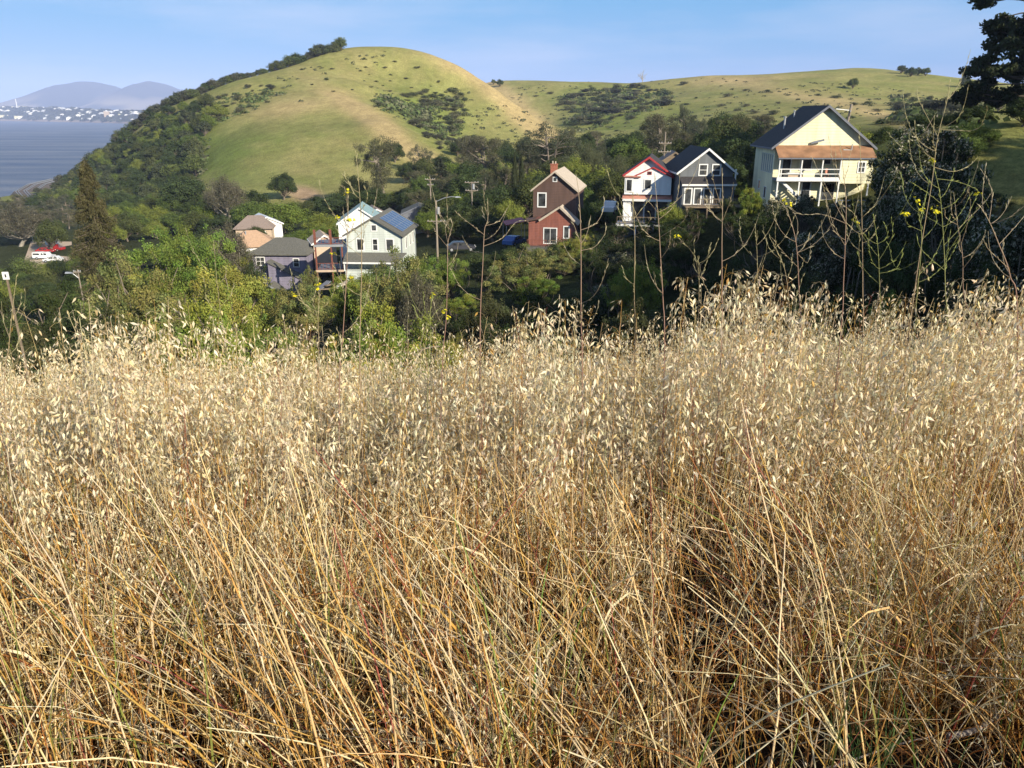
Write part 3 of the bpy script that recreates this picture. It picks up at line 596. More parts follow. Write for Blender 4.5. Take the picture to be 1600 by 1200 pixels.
# ------------------------------------------------------------------ trees one can point at
T = [
 ('oak_mid', 440, 258, 262, 46, 'oak_tree', 'round dark oak standing alone on the grass at the foot of the hill'),
 ('euc', 597, 213, 235, 84, 'eucalyptus_tree', 'broad olive brown eucalyptus in front of the big hill, above the sage house'),
 ('oak_mid', 552, 262, 240, 52, 'oak_tree', 'dark oak casting a shadow on the hill foot left of the broad eucalyptus'),
 ('oak_mid', 520, 292, 205, 70, 'oak_tree', 'dark oak behind the sage house, right of the bare earth bank'),
 ('oak_mid', 575, 285, 200, 80, 'oak_tree', 'dark oak filling the gap under the broad eucalyptus'),
 ('oak_mid', 636, 290, 205, 60, 'oak_tree', 'dark oak between the broad eucalyptus and the grey conifer'),
 ('conifer', 688, 248, 190, 66, 'conifer_tree', 'grey green conifer behind the utility pole with two crossarms'),
 ('green_mid', 722, 262, 185, 44, 'broadleaf_tree', 'mid green tree right of the grey conifer'),
 ('euc', 762, 204, 232, 78, 'eucalyptus_tree', 'tall eucalyptus with an open top against the saddle of the hills'),
 ('oak_mid', 728, 236, 225, 46, 'oak_tree', 'near black tree tucked left of the tall open eucalyptus'),
 ('euc', 862, 190, 215, 92, 'eucalyptus_tree', 'leaning eucalyptus with pale limbs above the brown house'),
 ('euc', 822, 216, 220, 60, 'eucalyptus_tree', 'smaller eucalyptus left of the leaning pale limbed one'),
 ('cypress', 804, 240, 168, 13, 'cypress_tree', 'left of two slim dark cypresses behind the brown house'),
 ('cypress', 815, 246, 168, 13, 'cypress_tree', 'right of two slim dark cypresses behind the brown house'),
 ('conifer', 765, 276, 165, 30, 'conifer_tree', 'small rusty brown conifer left of the cypresses'),
 ('pepper', 922, 213, 180, 52, 'pepper_tree', 'drooping grey green pepper tree between brown and white houses'),
 ('pepper', 963, 232, 160, 56, 'pepper_tree', 'second drooping pepper tree, just left of the red roofed white house'),
 ('green_mid', 985, 198, 190, 78, 'broadleaf_tree', 'large rounded green tree rising behind the white house'),
 ('euc', 1030, 196, 235, 48, 'eucalyptus_tree', 'grey eucalyptus half hidden behind the large rounded green tree'),
 ('oak_mid', 1215, 166, 118, 74, 'oak_tree', 'dark tree showing over the ridge of the yellow house'),
 ('oak_mid', 1170, 205, 122, 60, 'oak_tree', 'dark tree left of the yellow house roof'),
 ('greyleaf', 1195, 180, 135, 56, 'grey_tree', 'hazy grey tree behind the left slope of the yellow house roof'),
 ('oak_mid', 1152, 228, 112, 52, 'oak_tree', 'dark tree between the slate grey house and the yellow house'),
 ('oak_mid', 1382, 218, 105, 60, 'oak_tree', 'dark tree touching the right eave of the yellow house'),
 ('oak_mid', 1135, 215, 150, 70, 'oak_tree', 'dark tree behind the slate grey house'),
 ('oak_mid', 900, 262, 150, 60, 'oak_tree', 'dark tree right behind the brown house roof'),
 ('oak_mid', 845, 255, 160, 56, 'oak_tree', 'dark tree behind the brick chimney'),
 ('green_mid', 795, 298, 138, 60, 'broadleaf_tree', 'deep green tree at the left wall of the brown house'),
 ('oak_mid', 760, 305, 140, 70, 'oak_tree', 'black shaded tree over the parked dark car'),
 ('oak_mid', 720, 300, 150, 64, 'oak_tree', 'shaded tree behind the nearer utility pole'),
 ('green_mid', 668, 318, 150, 60, 'broadleaf_tree', 'green tree behind the solar roof of the sage house'),
 ('oak_mid', 930, 300, 124, 66, 'oak_tree', 'dark tree between brown house and white pickup'),
 ('green_mid', 917, 300, 112, 34, 'broadleaf_tree', 'small yellow green tree at the right wall of the brown house'),
 ('green_mid', 1050, 304, 92, 54, 'broadleaf_tree', 'rounded yellow green tree standing right of the white house deck'),
 ('greyleaf', 20, 312, 215, 110, 'eucalyptus_tree', 'pale brown eucalyptus at the left edge below the water'),
 ('oak_mid', 72, 330, 205, 52, 'oak_tree', 'round dark tree behind the green road sign'),
 ('fir_brown', 133, 258, 88, 128, 'fir_tree', 'tall brownish fir with a bare whitish top on the left'),
 ('oak_mid', 280, 262, 250, 84, 'pine_tree', 'dark rounded pine on the lower slope left of the grass face'),
 ('greyleaf', 345, 262, 225, 76, 'grey_tree', 'rusty grey tree with a pale trunk at the grass edge'),
 ('oak_mid', 395, 285, 235, 54, 'oak_tree', 'dark oak between the rusty grey tree and the lone round oak'),
 ('green_mid', 440, 312, 190, 92, 'broadleaf_tree', 'olive green tree behind the grey purple house'),
 ('green_mid', 385, 300, 200, 70, 'broadleaf_tree', 'olive green tree above the brown roofed cottage'),
 ('green_mid', 500, 322, 172, 62, 'broadleaf_tree', 'green tree above the beige shed'),
 ('greyleaf', 345, 325, 120, 90, 'grey_tree', 'twiggy grey green tree in front of the cottages'),
 ('green_mid', 478, 345, 150, 50, 'broadleaf_tree', 'green tree filling the gap between the cottages and the beige shed'),
 # ravine, nearer
 ('green_mid', 598, 400, 101, 84, 'broadleaf_tree', 'green tree hugging the front wall of the sage house'),
 ('green_mid', 566, 412, 100, 60, 'broadleaf_tree', 'smaller green tree at the left corner of the sage house'),
 ('green_mid', 650, 385, 103, 46, 'broadleaf_tree', 'green tree against the right wall of the sage house'),
 ('oak_mid', 715, 335, 132, 80, 'oak_tree', 'black shaded tree right of the nearer utility pole'),
 ('oak_mid', 770, 330, 128, 84, 'oak_tree', 'black shaded tree left of the brown house behind the cars'),
 ('oak_mid', 700, 330, 140, 60, 'oak_tree', 'shaded tree behind the nearer utility pole foot'),
 ('bush_mid', 745, 385, 104, 60, 'leafy_bush', 'bush in front of the shaded dark car'),
 ('silver', 1215, 290, 82, 56, 'garden_shrub', 'shrub hiding the foot of the left wall of the yellow house'),
 ('silver', 1262, 296, 82, 50, 'garden_shrub', 'grey leaved shrub below the left porch posts of the yellow house'),
 ('near_green', 1180, 282, 84, 50, 'garden_shrub', 'sunlit yellow green shrub left of the yellow house foot'),
 ('silver', 1308, 300, 80, 50, 'garden_shrub', 'dark shrub below the stairs and middle posts of the yellow house'),
 ('near_dark', 1352, 304, 79, 60, 'garden_shrub', 'dark shrub below the grey blue terrace'),
 ('near_dark', 1140, 308, 88, 56, 'garden_shrub', 'dark shrub right of the slate grey house deck'),
 ('near_dark', 1090, 318, 88, 52, 'garden_shrub', 'dark shrub under the slate grey house deck'),
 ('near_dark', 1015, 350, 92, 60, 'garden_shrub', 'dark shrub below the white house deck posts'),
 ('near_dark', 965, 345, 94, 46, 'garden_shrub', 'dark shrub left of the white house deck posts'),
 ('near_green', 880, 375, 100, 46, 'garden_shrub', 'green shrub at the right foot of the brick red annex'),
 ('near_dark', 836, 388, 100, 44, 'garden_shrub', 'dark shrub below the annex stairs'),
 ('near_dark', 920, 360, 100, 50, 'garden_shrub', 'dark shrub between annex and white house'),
 ('near_green', 520, 450, 100, 50, 'garden_shrub', 'green shrub below the stacked decks'),
 ('near_green', 487, 415, 108, 34, 'garden_shrub', 'small yellow green shrub between the grey purple house and the decks'),
 ('near_green', 420, 440, 104, 56, 'garden_shrub', 'green shrub below the grey purple house balcony'),
 ('near_green', 300, 316, 105, 130, 'broadleaf_tree', 'pale green tree crown above the bright ravine trees'),
 ('near_green', 200, 380, 80, 120, 'broadleaf_tree', 'yellowish green tree close behind the brownish fir'),
 ('near_green', 455, 430, 70, 110, 'broadleaf_tree', 'light green tree before the grey purple house porch'),
 ('near_green', 545, 415, 78, 90, 'broadleaf_tree', 'light green tree before the stacked decks and sage house'),
 ('near_dark', 388, 395, 84, 70, 'oak_tree', 'dark tree left of the grey purple house front'),
 ('near_dark', 478, 432, 98, 34, 'oak_tree', 'dark tree squeezed between grey purple house and stacked decks'),
 ('near_dark', 440, 448, 90, 60, 'oak_tree', 'dark tree under the small gabled porch'),
 ('near_dark', 655, 420, 84, 60, 'oak_tree', 'dark tree below the right wall of the sage house'),
 ('bush_mid', 40, 402, 178, 60, 'leafy_bush', 'bush in front of the parking place, left of the white van'),
 ('bush_mid', 95, 404, 178, 50, 'leafy_bush', 'bush in front of the parked white car'),
 ('bush_mid', 118, 388, 186, 44, 'leafy_bush', 'bush at the right end of the parking place'),
 ('near_green', 255, 326, 92, 170, 'broadleaf_tree', 'bright green tree right of the brownish fir'),
 ('near_green', 350, 350, 72, 160, 'broadleaf_tree', 'tallest bright green tree of the ravine, left of the grey purple house'),
 ('near_green', 210, 390, 58, 190, 'broadleaf_tree', 'bright green tree over the tall oat clump on the left'),
 ('near_green', 310, 425, 44, 190, 'broadleaf_tree', 'leafy green tree low in the ravine behind the left oats'),
 ('near_green', 400, 455, 48, 130, 'broadleaf_tree', 'green tree below the grey purple house porch'),
 ('near_green', 480, 468, 44, 120, 'broadleaf_tree', 'green tree below the red stained decks'),
 ('near_green', 620, 392, 66, 150, 'broadleaf_tree', 'bright green tree hiding the lower wall of the sage house'),
 ('greyleaf', 655, 395, 62, 90, 'grey_tree', 'twiggy grey brown tree right of the sage house'),
 ('near_green', 585, 445, 42, 190, 'broadleaf_tree', 'low bright green tree below the sage house'),
 ('near_green', 700, 380, 90, 76, 'broadleaf_tree', 'yellow green tree at the foot of the nearer utility pole'),
 ('near_green', 690, 470, 46, 110, 'broadleaf_tree', 'green tree low in the ravine under the utility pole'),
 ('near_green', 820, 385, 82, 120, 'broadleaf_tree', 'pale green tree in front of the brick red annex'),
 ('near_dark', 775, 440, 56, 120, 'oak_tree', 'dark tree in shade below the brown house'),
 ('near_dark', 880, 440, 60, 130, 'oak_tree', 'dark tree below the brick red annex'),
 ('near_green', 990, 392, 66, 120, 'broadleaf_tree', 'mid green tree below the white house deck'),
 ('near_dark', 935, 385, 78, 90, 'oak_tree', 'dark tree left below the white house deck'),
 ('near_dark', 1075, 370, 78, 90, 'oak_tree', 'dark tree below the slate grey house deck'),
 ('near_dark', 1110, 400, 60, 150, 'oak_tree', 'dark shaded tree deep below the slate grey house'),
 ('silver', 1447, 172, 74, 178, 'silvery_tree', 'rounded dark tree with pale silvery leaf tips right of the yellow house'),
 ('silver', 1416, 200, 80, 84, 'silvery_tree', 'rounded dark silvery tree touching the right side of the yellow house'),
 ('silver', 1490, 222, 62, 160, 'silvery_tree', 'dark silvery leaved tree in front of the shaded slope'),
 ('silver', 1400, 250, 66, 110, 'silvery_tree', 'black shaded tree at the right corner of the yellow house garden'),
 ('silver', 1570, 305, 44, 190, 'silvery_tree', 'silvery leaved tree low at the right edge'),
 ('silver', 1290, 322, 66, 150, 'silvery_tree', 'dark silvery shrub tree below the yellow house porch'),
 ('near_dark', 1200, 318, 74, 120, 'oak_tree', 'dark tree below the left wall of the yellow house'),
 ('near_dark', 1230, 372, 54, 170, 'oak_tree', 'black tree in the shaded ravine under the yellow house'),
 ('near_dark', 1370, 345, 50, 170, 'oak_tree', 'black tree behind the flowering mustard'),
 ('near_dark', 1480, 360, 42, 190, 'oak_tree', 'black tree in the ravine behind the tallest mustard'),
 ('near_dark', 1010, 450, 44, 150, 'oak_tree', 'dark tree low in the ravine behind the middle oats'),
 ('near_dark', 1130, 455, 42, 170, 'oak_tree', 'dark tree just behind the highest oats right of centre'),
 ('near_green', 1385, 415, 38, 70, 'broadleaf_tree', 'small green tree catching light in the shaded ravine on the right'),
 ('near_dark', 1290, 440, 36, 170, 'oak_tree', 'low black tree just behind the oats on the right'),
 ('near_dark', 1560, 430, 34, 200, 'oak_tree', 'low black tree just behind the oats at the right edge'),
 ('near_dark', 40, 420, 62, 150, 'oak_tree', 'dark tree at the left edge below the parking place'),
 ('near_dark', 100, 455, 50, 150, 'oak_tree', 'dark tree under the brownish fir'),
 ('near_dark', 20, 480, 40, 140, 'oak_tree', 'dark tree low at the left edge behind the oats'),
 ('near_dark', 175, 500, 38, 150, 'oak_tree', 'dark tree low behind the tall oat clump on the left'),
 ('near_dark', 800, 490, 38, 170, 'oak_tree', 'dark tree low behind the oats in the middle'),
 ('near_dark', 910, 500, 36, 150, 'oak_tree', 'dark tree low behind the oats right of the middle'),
 ('eucnear', 1712, -120, 106, 265, 'eucalyptus_tree', 'big dark eucalyptus reaching in at the top right corner'),
]
for q in T:
    kind, px, top, Y, wpx, name, lab = q
    tree(kind, px, top, Y, wpx, name, lab, 'tree')

# the rest of the woods, one tree each, that nothing in the photo tells apart
RAIL_TREES = [[(50, 292), (100, 288), (150, 300), (130, 330), (70, 325)], [(-20, 322), (60, 325), (110, 335), (100, 352), (-20, 350)]]
def scatter(poly, n, mind, seed):
    rg = random.Random(seed); xs = [p[0] for p in poly]; ys = [p[1] for p in poly]; out = []; tries = 0
    while len(out) < n and tries < n * 60:
        tries += 1; a = rg.uniform(min(xs), max(xs)); b = rg.uniform(min(ys), max(ys))
        if in_poly(a, b, poly) and all((a - c) ** 2 + ((b - d) * 1.6) ** 2 > mind * mind for c, d in out): out.append((a, b))
    return out
def woods(poly, n, mind, seed, kinds, wr, hr, name, label, group, cat='tree', asp=None):
    pts = scatter(poly, n, mind, seed)
    X, Y, Z, ok = hits([p[0] for p in pts], [p[1] for p in pts]); rg = random.Random(seed + 1); k = 0
    for i in range(len(pts)):
        if not ok[i]: continue
        w_ = rg.uniform(*wr); h_ = w_ * rg.uniform(*hr)
        place(rg.choice(kinds), X[i], Y[i], w_, h_, name, siz(w_, *wr) + ' ' + label + ', ' + near(*pts[i]), cat, group, Z[i]); k += 1
    return k
# oaks covering the bayside slope of the big hill, left
woods([(95, 300), (150, 258), (200, 222), (250, 185), (310, 168), (350, 180), (312, 225), (306, 300), (250, 330), (150, 330), (90, 325)], 165, 10, 1, ['oak_far', 'oak_far', 'oak_mid', 'green_mid'], (7, 13), (.7, 1.0),
      'bayside_oak', 'oak of the dark bayside cover', 'trees on the bayside slope')
woods([(300, 172), (340, 148), (400, 134), (440, 140), (420, 160), (350, 190)], 22, 10, 3, ['oak_grey', 'bush', 'bush'], (3, 9), (.3, .5), 'scrub_bush',
      'dark scrub thinning onto the grass', 'scrub on the left shoulder of the hill', 'bush')
woods(RAIL_TREES[0], 26, 12, 41, ['oak_far', 'oak_far', 'oak_grey'], (7, 11), (.6, .9), 'oak_tree', 'dark oak of the lower shore slope', 'trees of the lower shore slope')
woods(RAIL_TREES[1], 24, 15, 42, ['oak_mid', 'oak_grey', 'euc'], (7, 11), (.7, 1.0), 'oak_tree', 'tree of the clump below the tracks', 'trees below the tracks')
_rx = [545, 532, 505, 470, 432, 400, 366, 335, 300, 245, 215, 185, 150, 112, 90]; _ry = [64, 58, 75, 87, 104, 113, 116, 125, 138, 168, 190, 202, 236, 262, 280]; RT = [(531, 57, 26)]; _q = 521.0; _g = random.Random(44)
while _q > 95:
    RT.append((_q, float(np.interp(-_q, [-v for v in _rx], _ry)) + _g.uniform(-3, 5), _g.uniform(16, 30) if _q > 430 or _q < 375 else _g.uniform(9, 18))); _q -= _g.uniform(6, 11)
for i, (px, top, wp) in enumerate(RT):
    Yr = np.interp(px, [90, 190, 300, 450, 560], [500, 512, 506, 538, 558]); 
    if i == 0: tree('oak_far', px, top, Yr, wp, 'windswept_tree', 'highest tree of the skyline row, just left of the hilltop', v=1, minh=11, sink=.1)
    else: tree(random.Random(i).choice(['oak_far', 'oak_far', 'oak_grey']), px, top - 1, Yr, wp * 1.3, 'oak_tree', siz(wp, 9, 30) + ' dark skyline oak, ' + near(px, top) + ', ' + ('at the top end', 'above the grassy shoulder', 'over the dense cover', 'down by the water')[0 if px > 430 else 1 if px > 360 else 2 if px > 220 else 3], group='skyline oaks on the big hill', minh=.8 * wp / 2.2, sink=.22)
for px, top, wp, Y, lab in [(1332, 121, 21, 610, 'round lone oak on the far hill above the yellow house roof'), (1506, 118, 22, 560, 'round lone oak on the far hill left of the corner eucalyptus'), (1560, 143, 36, 430, 'dark oak on the far slope partly behind the corner eucalyptus'),
                            (781, 117, 14, 855, 'larger of two small dark trees in the saddle right of the big hill'), (771, 119, 10, 855, 'tiny round tree at the saddle against the sky')]:
    bx, by, bz, _ = hits([px], [top + wp * (.85 if wp > 15 else 1.3)]); mpp = 1 / ppm(top, by[0])
    place('oak_far', bx[0], by[0], wp * mpp * 1.1, wp * mpp * .95, 'oak_tree', lab, 'tree', None, bz[0])
woods([(1405, 112), (1450, 118), (1450, 124), (1405, 118)], 5, 9, 8, ['oak_far'], (10, 16), (.6, .7), 'skyline_tree', 'skyline tree of the far right hill', 'trees on the right skyline')
for px, top, wp in [(1418, 110, 14), (1434, 109, 20), (1460, 117, 12), (1475, 120, 10), (1545, 126, 22), (1530, 128, 20)]:
    tree('oak_far', px, top, 840, wp, 'oak_tree', 'small hazy tree on the skyline of the far right hill', group='trees on the right skyline', minh=5)

# filling trees of the village band and the ravine
woods([(150, 330), (300, 315), (380, 330), (420, 350), (330, 370), (190, 380), (150, 400)], 34, 17, 11, ['green_mid', 'oak_mid', 'green_mid'], (7, 11), (.75, .95), 'broadleaf_tree', 'green tree of the wooded flat', 'trees of the wooded flat')
woods([(440, 345), (560, 318), (660, 335), (690, 345), (640, 330), (540, 335), (500, 345)], 16, 15, 12, ['oak_mid', 'green_mid'], (6, 9), (.7, .9), 'oak_tree', 'green tree of the belt behind the houses', 'trees behind the sage house')
woods([(640, 300), (760, 290), (830, 275), (1060, 262), (1180, 262), (1180, 290), (1060, 300), (950, 330), (900, 345), (820, 350), (740, 370), (660, 360)], 64, 15, 13, ['oak_mid', 'oak_mid', 'green_mid', 'euc'], (7, 12), (.8, 1.15), 'shade_tree', 'shaded tree of the dark belt', 'trees in the belt behind the houses')
woods([(0, 350), (50, 340), (110, 345), (120, 390), (60, 375), (0, 370)], 9, 20, 14, ['oak_mid', 'greyleaf', 'euc'], (7, 10), (.7, 1.0), 'oak_tree', 'tree of the waterside clump', 'trees by the parking place')
woods([(600, 250), (1190, 215), (1190, 262), (900, 275), (640, 300)], 40, 20, 15, ['oak_mid', 'oak_mid', 'euc'], (8, 14), (.8, 1.2), 'oak_tree', 'tree at the foot of the hills', 'trees at the foot of the hills')
# ravine: ground-level growth
def fillxy(n, x0, x1, y0, y1, kinds, wr, hr, name, label, group, seed, cat):
    rg = random.Random(seed)
    for i in range(n):
        y = rg.uniform(y0, y1); f = y * 0.72 + 3; x = rg.uniform(max(x0, -f), min(x1, f))
        if any(abs(x - hx) < hw and hy0 < y < hy1 for hx, hw, hy0, hy1 in KEEP): continue
        w_ = rg.uniform(*wr); zq = h1(x, y); place(rg.choice(kinds), x, y, w_, w_ * rg.uniform(*hr), name, siz(w_, *wr) + ' ' + label + ', ' + near3(x, y, zq + 2), cat, group, zq)
KEEP = [(-19, 6.5, 100, 128), (-29, 7, 95, 140), (-36, 8, 112, 145), (6, 5.5, 95, 125), (17, 5, 88, 120), (24.5, 5, 84, 112), (33.5, 8, 76, 105), (-7, 6, 100, 125)]
fillxy(85, -60, 14, 26, 92, ['near_green', 'near_green', 'bush_mid', 'near_dark'], (3.5, 6.5), (.6, .85), 'leafy_bush', 'leafy green bush of the ravine', 'undergrowth bushes of the ravine', 21, 'bush')
fillxy(95, 6, 46, 24, 88, ['near_dark', 'near_dark', 'bush_mid', 'silver', 'near_dark'], (3.5, 6.5), (.6, .85), 'dark_bush', 'dark shaded bush of the ravine', 'dark bushes of the ravine', 22, 'bush')
fillxy(125, -75, 60, 84, 140, ['bush_mid', 'green_mid', 'oak_mid', 'oak_mid'], (3, 6.5), (.6, .85), 'garden_bush', 'garden bush', 'garden bushes', 23, 'bush')
fillxy(60, -150, -30, 128, 184, ['bush_mid', 'green_mid', 'oak_mid'], (5, 9), (.5, .8), 'leafy_bush', 'leafy bush of the flat', 'bushes of the flat', 24, 'bush')

# scrub on the hills: the larger ones each a bush
woods([(580, 156), (640, 150), (700, 135), (725, 150), (730, 185), (715, 215), (680, 210), (640, 190), (600, 172)], 62, 8.5, 31, ['bush'], (5, 13), (.22, .4), 'scrub_bush', 'dark bush of the gully thicket', 'gully thicket of the big hill', 'bush')
woods([(640, 190), (690, 212), (720, 230), (715, 245), (690, 235), (655, 210)], 16, 8, 32, ['bush', 'oak_grey'], (4, 8), (.35, .5), 'scrub_bush', 'dark bush of the lower gully', 'lower gully bushes of the big hill', 'bush')
woods([(450, 110), (560, 90), (640, 95), (700, 130), (640, 150), (520, 145), (440, 130)], 26, 11, 33, ['bush'], (2, 5.5), (.22, .38), 'scrub_bush', 'bush scattered on hill grass', 'scattered bushes of the big hill', 'bush')
woods([(870, 150), (960, 135), (1040, 140), (1050, 165), (960, 185), (900, 205), (880, 185)], 62, 9.5, 34, ['bush', 'bush', 'oak_grey'], (8, 20), (.2, .36), 'scrub_bush', 'dark bush of the wide gully thicket', 'wide gully thicket', 'bush')
woods([(800, 128), (1000, 128), (1200, 135), (1300, 150), (1500, 150), (1540, 185), (1400, 200), (1150, 225), (950, 225), (870, 175)], 62, 18, 35, ['bush'], (3.5, 14), (.18, .34), 'scrub_bush', 'bush scattered on the right hills', 'scattered bushes of the right hills', 'bush')
woods([(1390, 150), (1540, 165), (1530, 195), (1400, 185)], 22, 11, 36, ['bush', 'oak_grey'], (6, 12), (.35, .5), 'scrub_bush', 'bush of the slope patch', 'bush patch near the corner eucalyptus', 'bush')
woods([(1060, 200), (1200, 190), (1200, 225), (1060, 240)], 18, 13, 37, ['bush', 'oak_grey'], (4, 8), (.4, .55), 'scrub_bush', 'bush on the grass slope', 'bushes behind the yellow house', 'bush')
# unseen grove added outside the picture to shade the right half of the ravine
gr = random.Random(6)
for i, (x, y, h_) in enumerate([(52, 6, 14), (57, 11, 15), (62, 3, 14), (54, 17, 14), (60, 21, 15), (65, 13, 14), (56, 27, 13), (62, 31, 13), (50, -2, 14), (58, -6, 13), (66, 38, 12), (70, 46, 12), (74, 54, 11), (68, 26, 14), (78, 62, 10), (84, 52, 15), (80, 43, 15), (88, 42, 16), (76, 36, 15), (92, 52, 15), (86, 60, 13), (47, 12, 12), (50, 22, 12), (53, 36, 10)]):
    place('near_dark', x, y, gr.uniform(9, 12), h_, 'oak_tree', 'unseen tree added right of the corner eucalyptus to shade the ravine', 'tree', 'added shade grove on the right slope')
# bare pale tree on the far ridge
def bare_tree(px, top, base, Y, label):
    b_ = at(px, base, Y); z = h1(b_.x, b_.y); h_ = at(px, top, Y).z - z; rg = np.random.default_rng(7); e = empty('bare_tree', (b_.x, b_.y, z))
    nm = NM(); L = [limb(np.zeros(3) - [0, 0, .5], np.array([.1, 0, h_ * .45]), rg, 6, .04)]; Rd = [np.linspace(.5, .3, 6)]
    for i in range(9):
        a = rg.uniform(0, 2 * PI); s_ = rg.uniform(.15, .45) * h_; tp = np.array([math.cos(a) * h_ * .5, math.sin(a) * h_ * .4, h_ * rg.uniform(.65, 1)])
        q = limb(np.array([.05, 0, s_]), tp, rg, 6, .1); L.append(q); Rd.append(np.linspace(.26, .07, 6))
        for j in range(4): k = rg.integers(2, 5); L.append(limb(q[k], q[k] + rg.normal(size=3) * h_ * .14 + [0, 0, h_ * .1], rg, 6, .1)); Rd.append(np.linspace(.12, .04, 6))
    tubes(nm, np.array(L[:1]), np.array(Rd[:1]), [.5, .45, .4], 6); link('trunk', nm.mesh('trunk', M['bark'], True), e)
    nm = NM(); tubes(nm, np.array(L[1:]), np.array(Rd[1:]), [.5, .45, .42], 4); link('bare_crown', nm.mesh('bare_crown', M['bark'], True), e)
    tag(e, label, 'tree')
bare_tree(1004, 110, 129, 845, 'bare pale tree alone on the far skyline between the hills')

# ------------------------------------------------------------------ buildings
class MB:
    def __init__(s): s.v = []; s.f = []
    def poly(s, pts, faces): n = len(s.v); s.v += [tuple(p) for p in pts]; s.f += [tuple(n + i for i in f) for f in faces]; return s
    def box(s, x0, x1, y0, y1, z0, z1):
        return s.poly([(x0, y0, z0), (x1, y0, z0), (x1, y1, z0), (x0, y1, z0), (x0, y0, z1), (x1, y0, z1), (x1, y1, z1), (x0, y1, z1)],
                      [(0, 3, 2, 1), (4, 5, 6, 7), (0, 1, 5, 4), (1, 2, 6, 5), (2, 3, 7, 6), (3, 0, 4, 7)])
    def prism(s, prof, y0, y1):      # prof: outline in x,z, seen from the front, counter-clockwise
        n = len(prof); return s.poly([(x, y0, z) for x, z in prof] + [(x, y1, z) for x, z in prof],
            [tuple(range(n)), tuple(range(2 * n - 1, n - 1, -1))] + [(i, i + n, (i + 1) % n + n, (i + 1) % n) for i in range(n)])
    def bar(s, a, b, r=.05, w_=None):      # square bar between two points
        a = Vector(a); b = Vector(b); d = (b - a).normalized(); u = d.cross(Vector((0, 0, 1)) if abs(d.z) < .9 else Vector((0, 1, 0))).normalized() * r; v = d.cross(u).normalized() * (w_ or r)
        return s.poly([a - u - v, a + u - v, a + u + v, a - u + v, b - u - v, b + u - v, b + u + v, b - u + v], [(0, 1, 2, 3), (7, 6, 5, 4), (0, 4, 5, 1), (1, 5, 6, 2), (2, 6, 7, 3), (3, 7, 4, 0)])
    def cyl(s, a, b, r0, r1=None, n=10):
        r1 = r0 if r1 is None else r1; a = Vector(a); b = Vector(b); d = (b - a).normalized(); u = d.cross(Vector((0, 0, 1)) if abs(d.z) < .9 else Vector((0, 1, 0))).normalized(); v = d.cross(u)
        A = [a + (u * math.cos(t) + v * math.sin(t)) * r0 for t in [2 * PI * i / n for i in range(n)]]; B = [b + (u * math.cos(t) + v * math.sin(t)) * r1 for t in [2 * PI * i / n for i in range(n)]]
        return s.poly(A + B, [(i, (i + 1) % n, (i + 1) % n + n, i + n) for i in range(n)] + [tuple(range(n - 1, -1, -1)), tuple(range(n, 2 * n))])
    def build(s, name, mat, parent=None, loc=None, bevel=0):
        me = bpy.data.meshes.new(name); me.from_pydata(s.v, [], s.f); me.update(); me.materials.append(mat)
        import bmesh
        bm = bmesh.new(); bm.from_mesh(me); bmesh.ops.recalc_face_normals(bm, faces=bm.faces)
        if bevel: bmesh.ops.bevel(bm, geom=bm.edges[:], offset=bevel, segments=2, affect='EDGES', clamp_overlap=True)
        bm.to_mesh(me); bm.free()
        return link(name, me, parent, loc)

def slab(mb, x0, z0, x1, z1, y0, y1, t=.16):
    """roof plane from eave (x0,z0) to ridge (x1,z1), thick downwards"""
    mb.prism([(x0, z0), (x1, z1), (x1, z1 - t), (x0, z0 - t)] if x0 > x1 else [(x0, z0), (x0, z0 - t), (x1, z1 - t), (x1, z1)], y0, y1)

def window(par, x, z, w_, h_, y=0.0, fr=.11, mat='white', mull=0, name='window', side=None, vm=0):
    """frame on a front wall at plane y (or on a side wall: side = +1/-1 at x=y); pane is its child"""
    mb = MB(); d = .06
    a, b, c, e = x - w_ / 2, x + w_ / 2, z, z + h_
    R_ = [(a - fr, b + fr, c - fr, c), (a - fr, b + fr, e, e + fr), (a - fr, a, c, e), (b, b + fr, c, e)]
    if mull: R_ += [(a, b, c + h_ * .5 - .03, c + h_ * .5 + .03)]
    if vm: R_ += [(x - .03, x + .03, c, c + h_ * .5 - .03), (x - .03, x + .03, c + h_ * .5 + .03, e)] if mull else [(x - .03, x + .03, c, e)]
    p = MB()
    if side is None:
        for q in R_: mb.box(q[0], q[1], y - d, y + .01, q[2], q[3])
        p.box(a, b, y - .02, y + .01, c, e)
    else:
        s_ = side
        for q in R_: mb.box(min(y + s_ * d, y - s_ * .01), max(y + s_ * d, y - s_ * .01), q[0], q[1], q[2], q[3])
        p.box(min(y + s_ * .02, y - s_ * .01), max(y + s_ * .02, y - s_ * .01), a, b, c, e)
    f = mb.build(name, M[mat], par); p.build('pane', M['glass'], f); return f

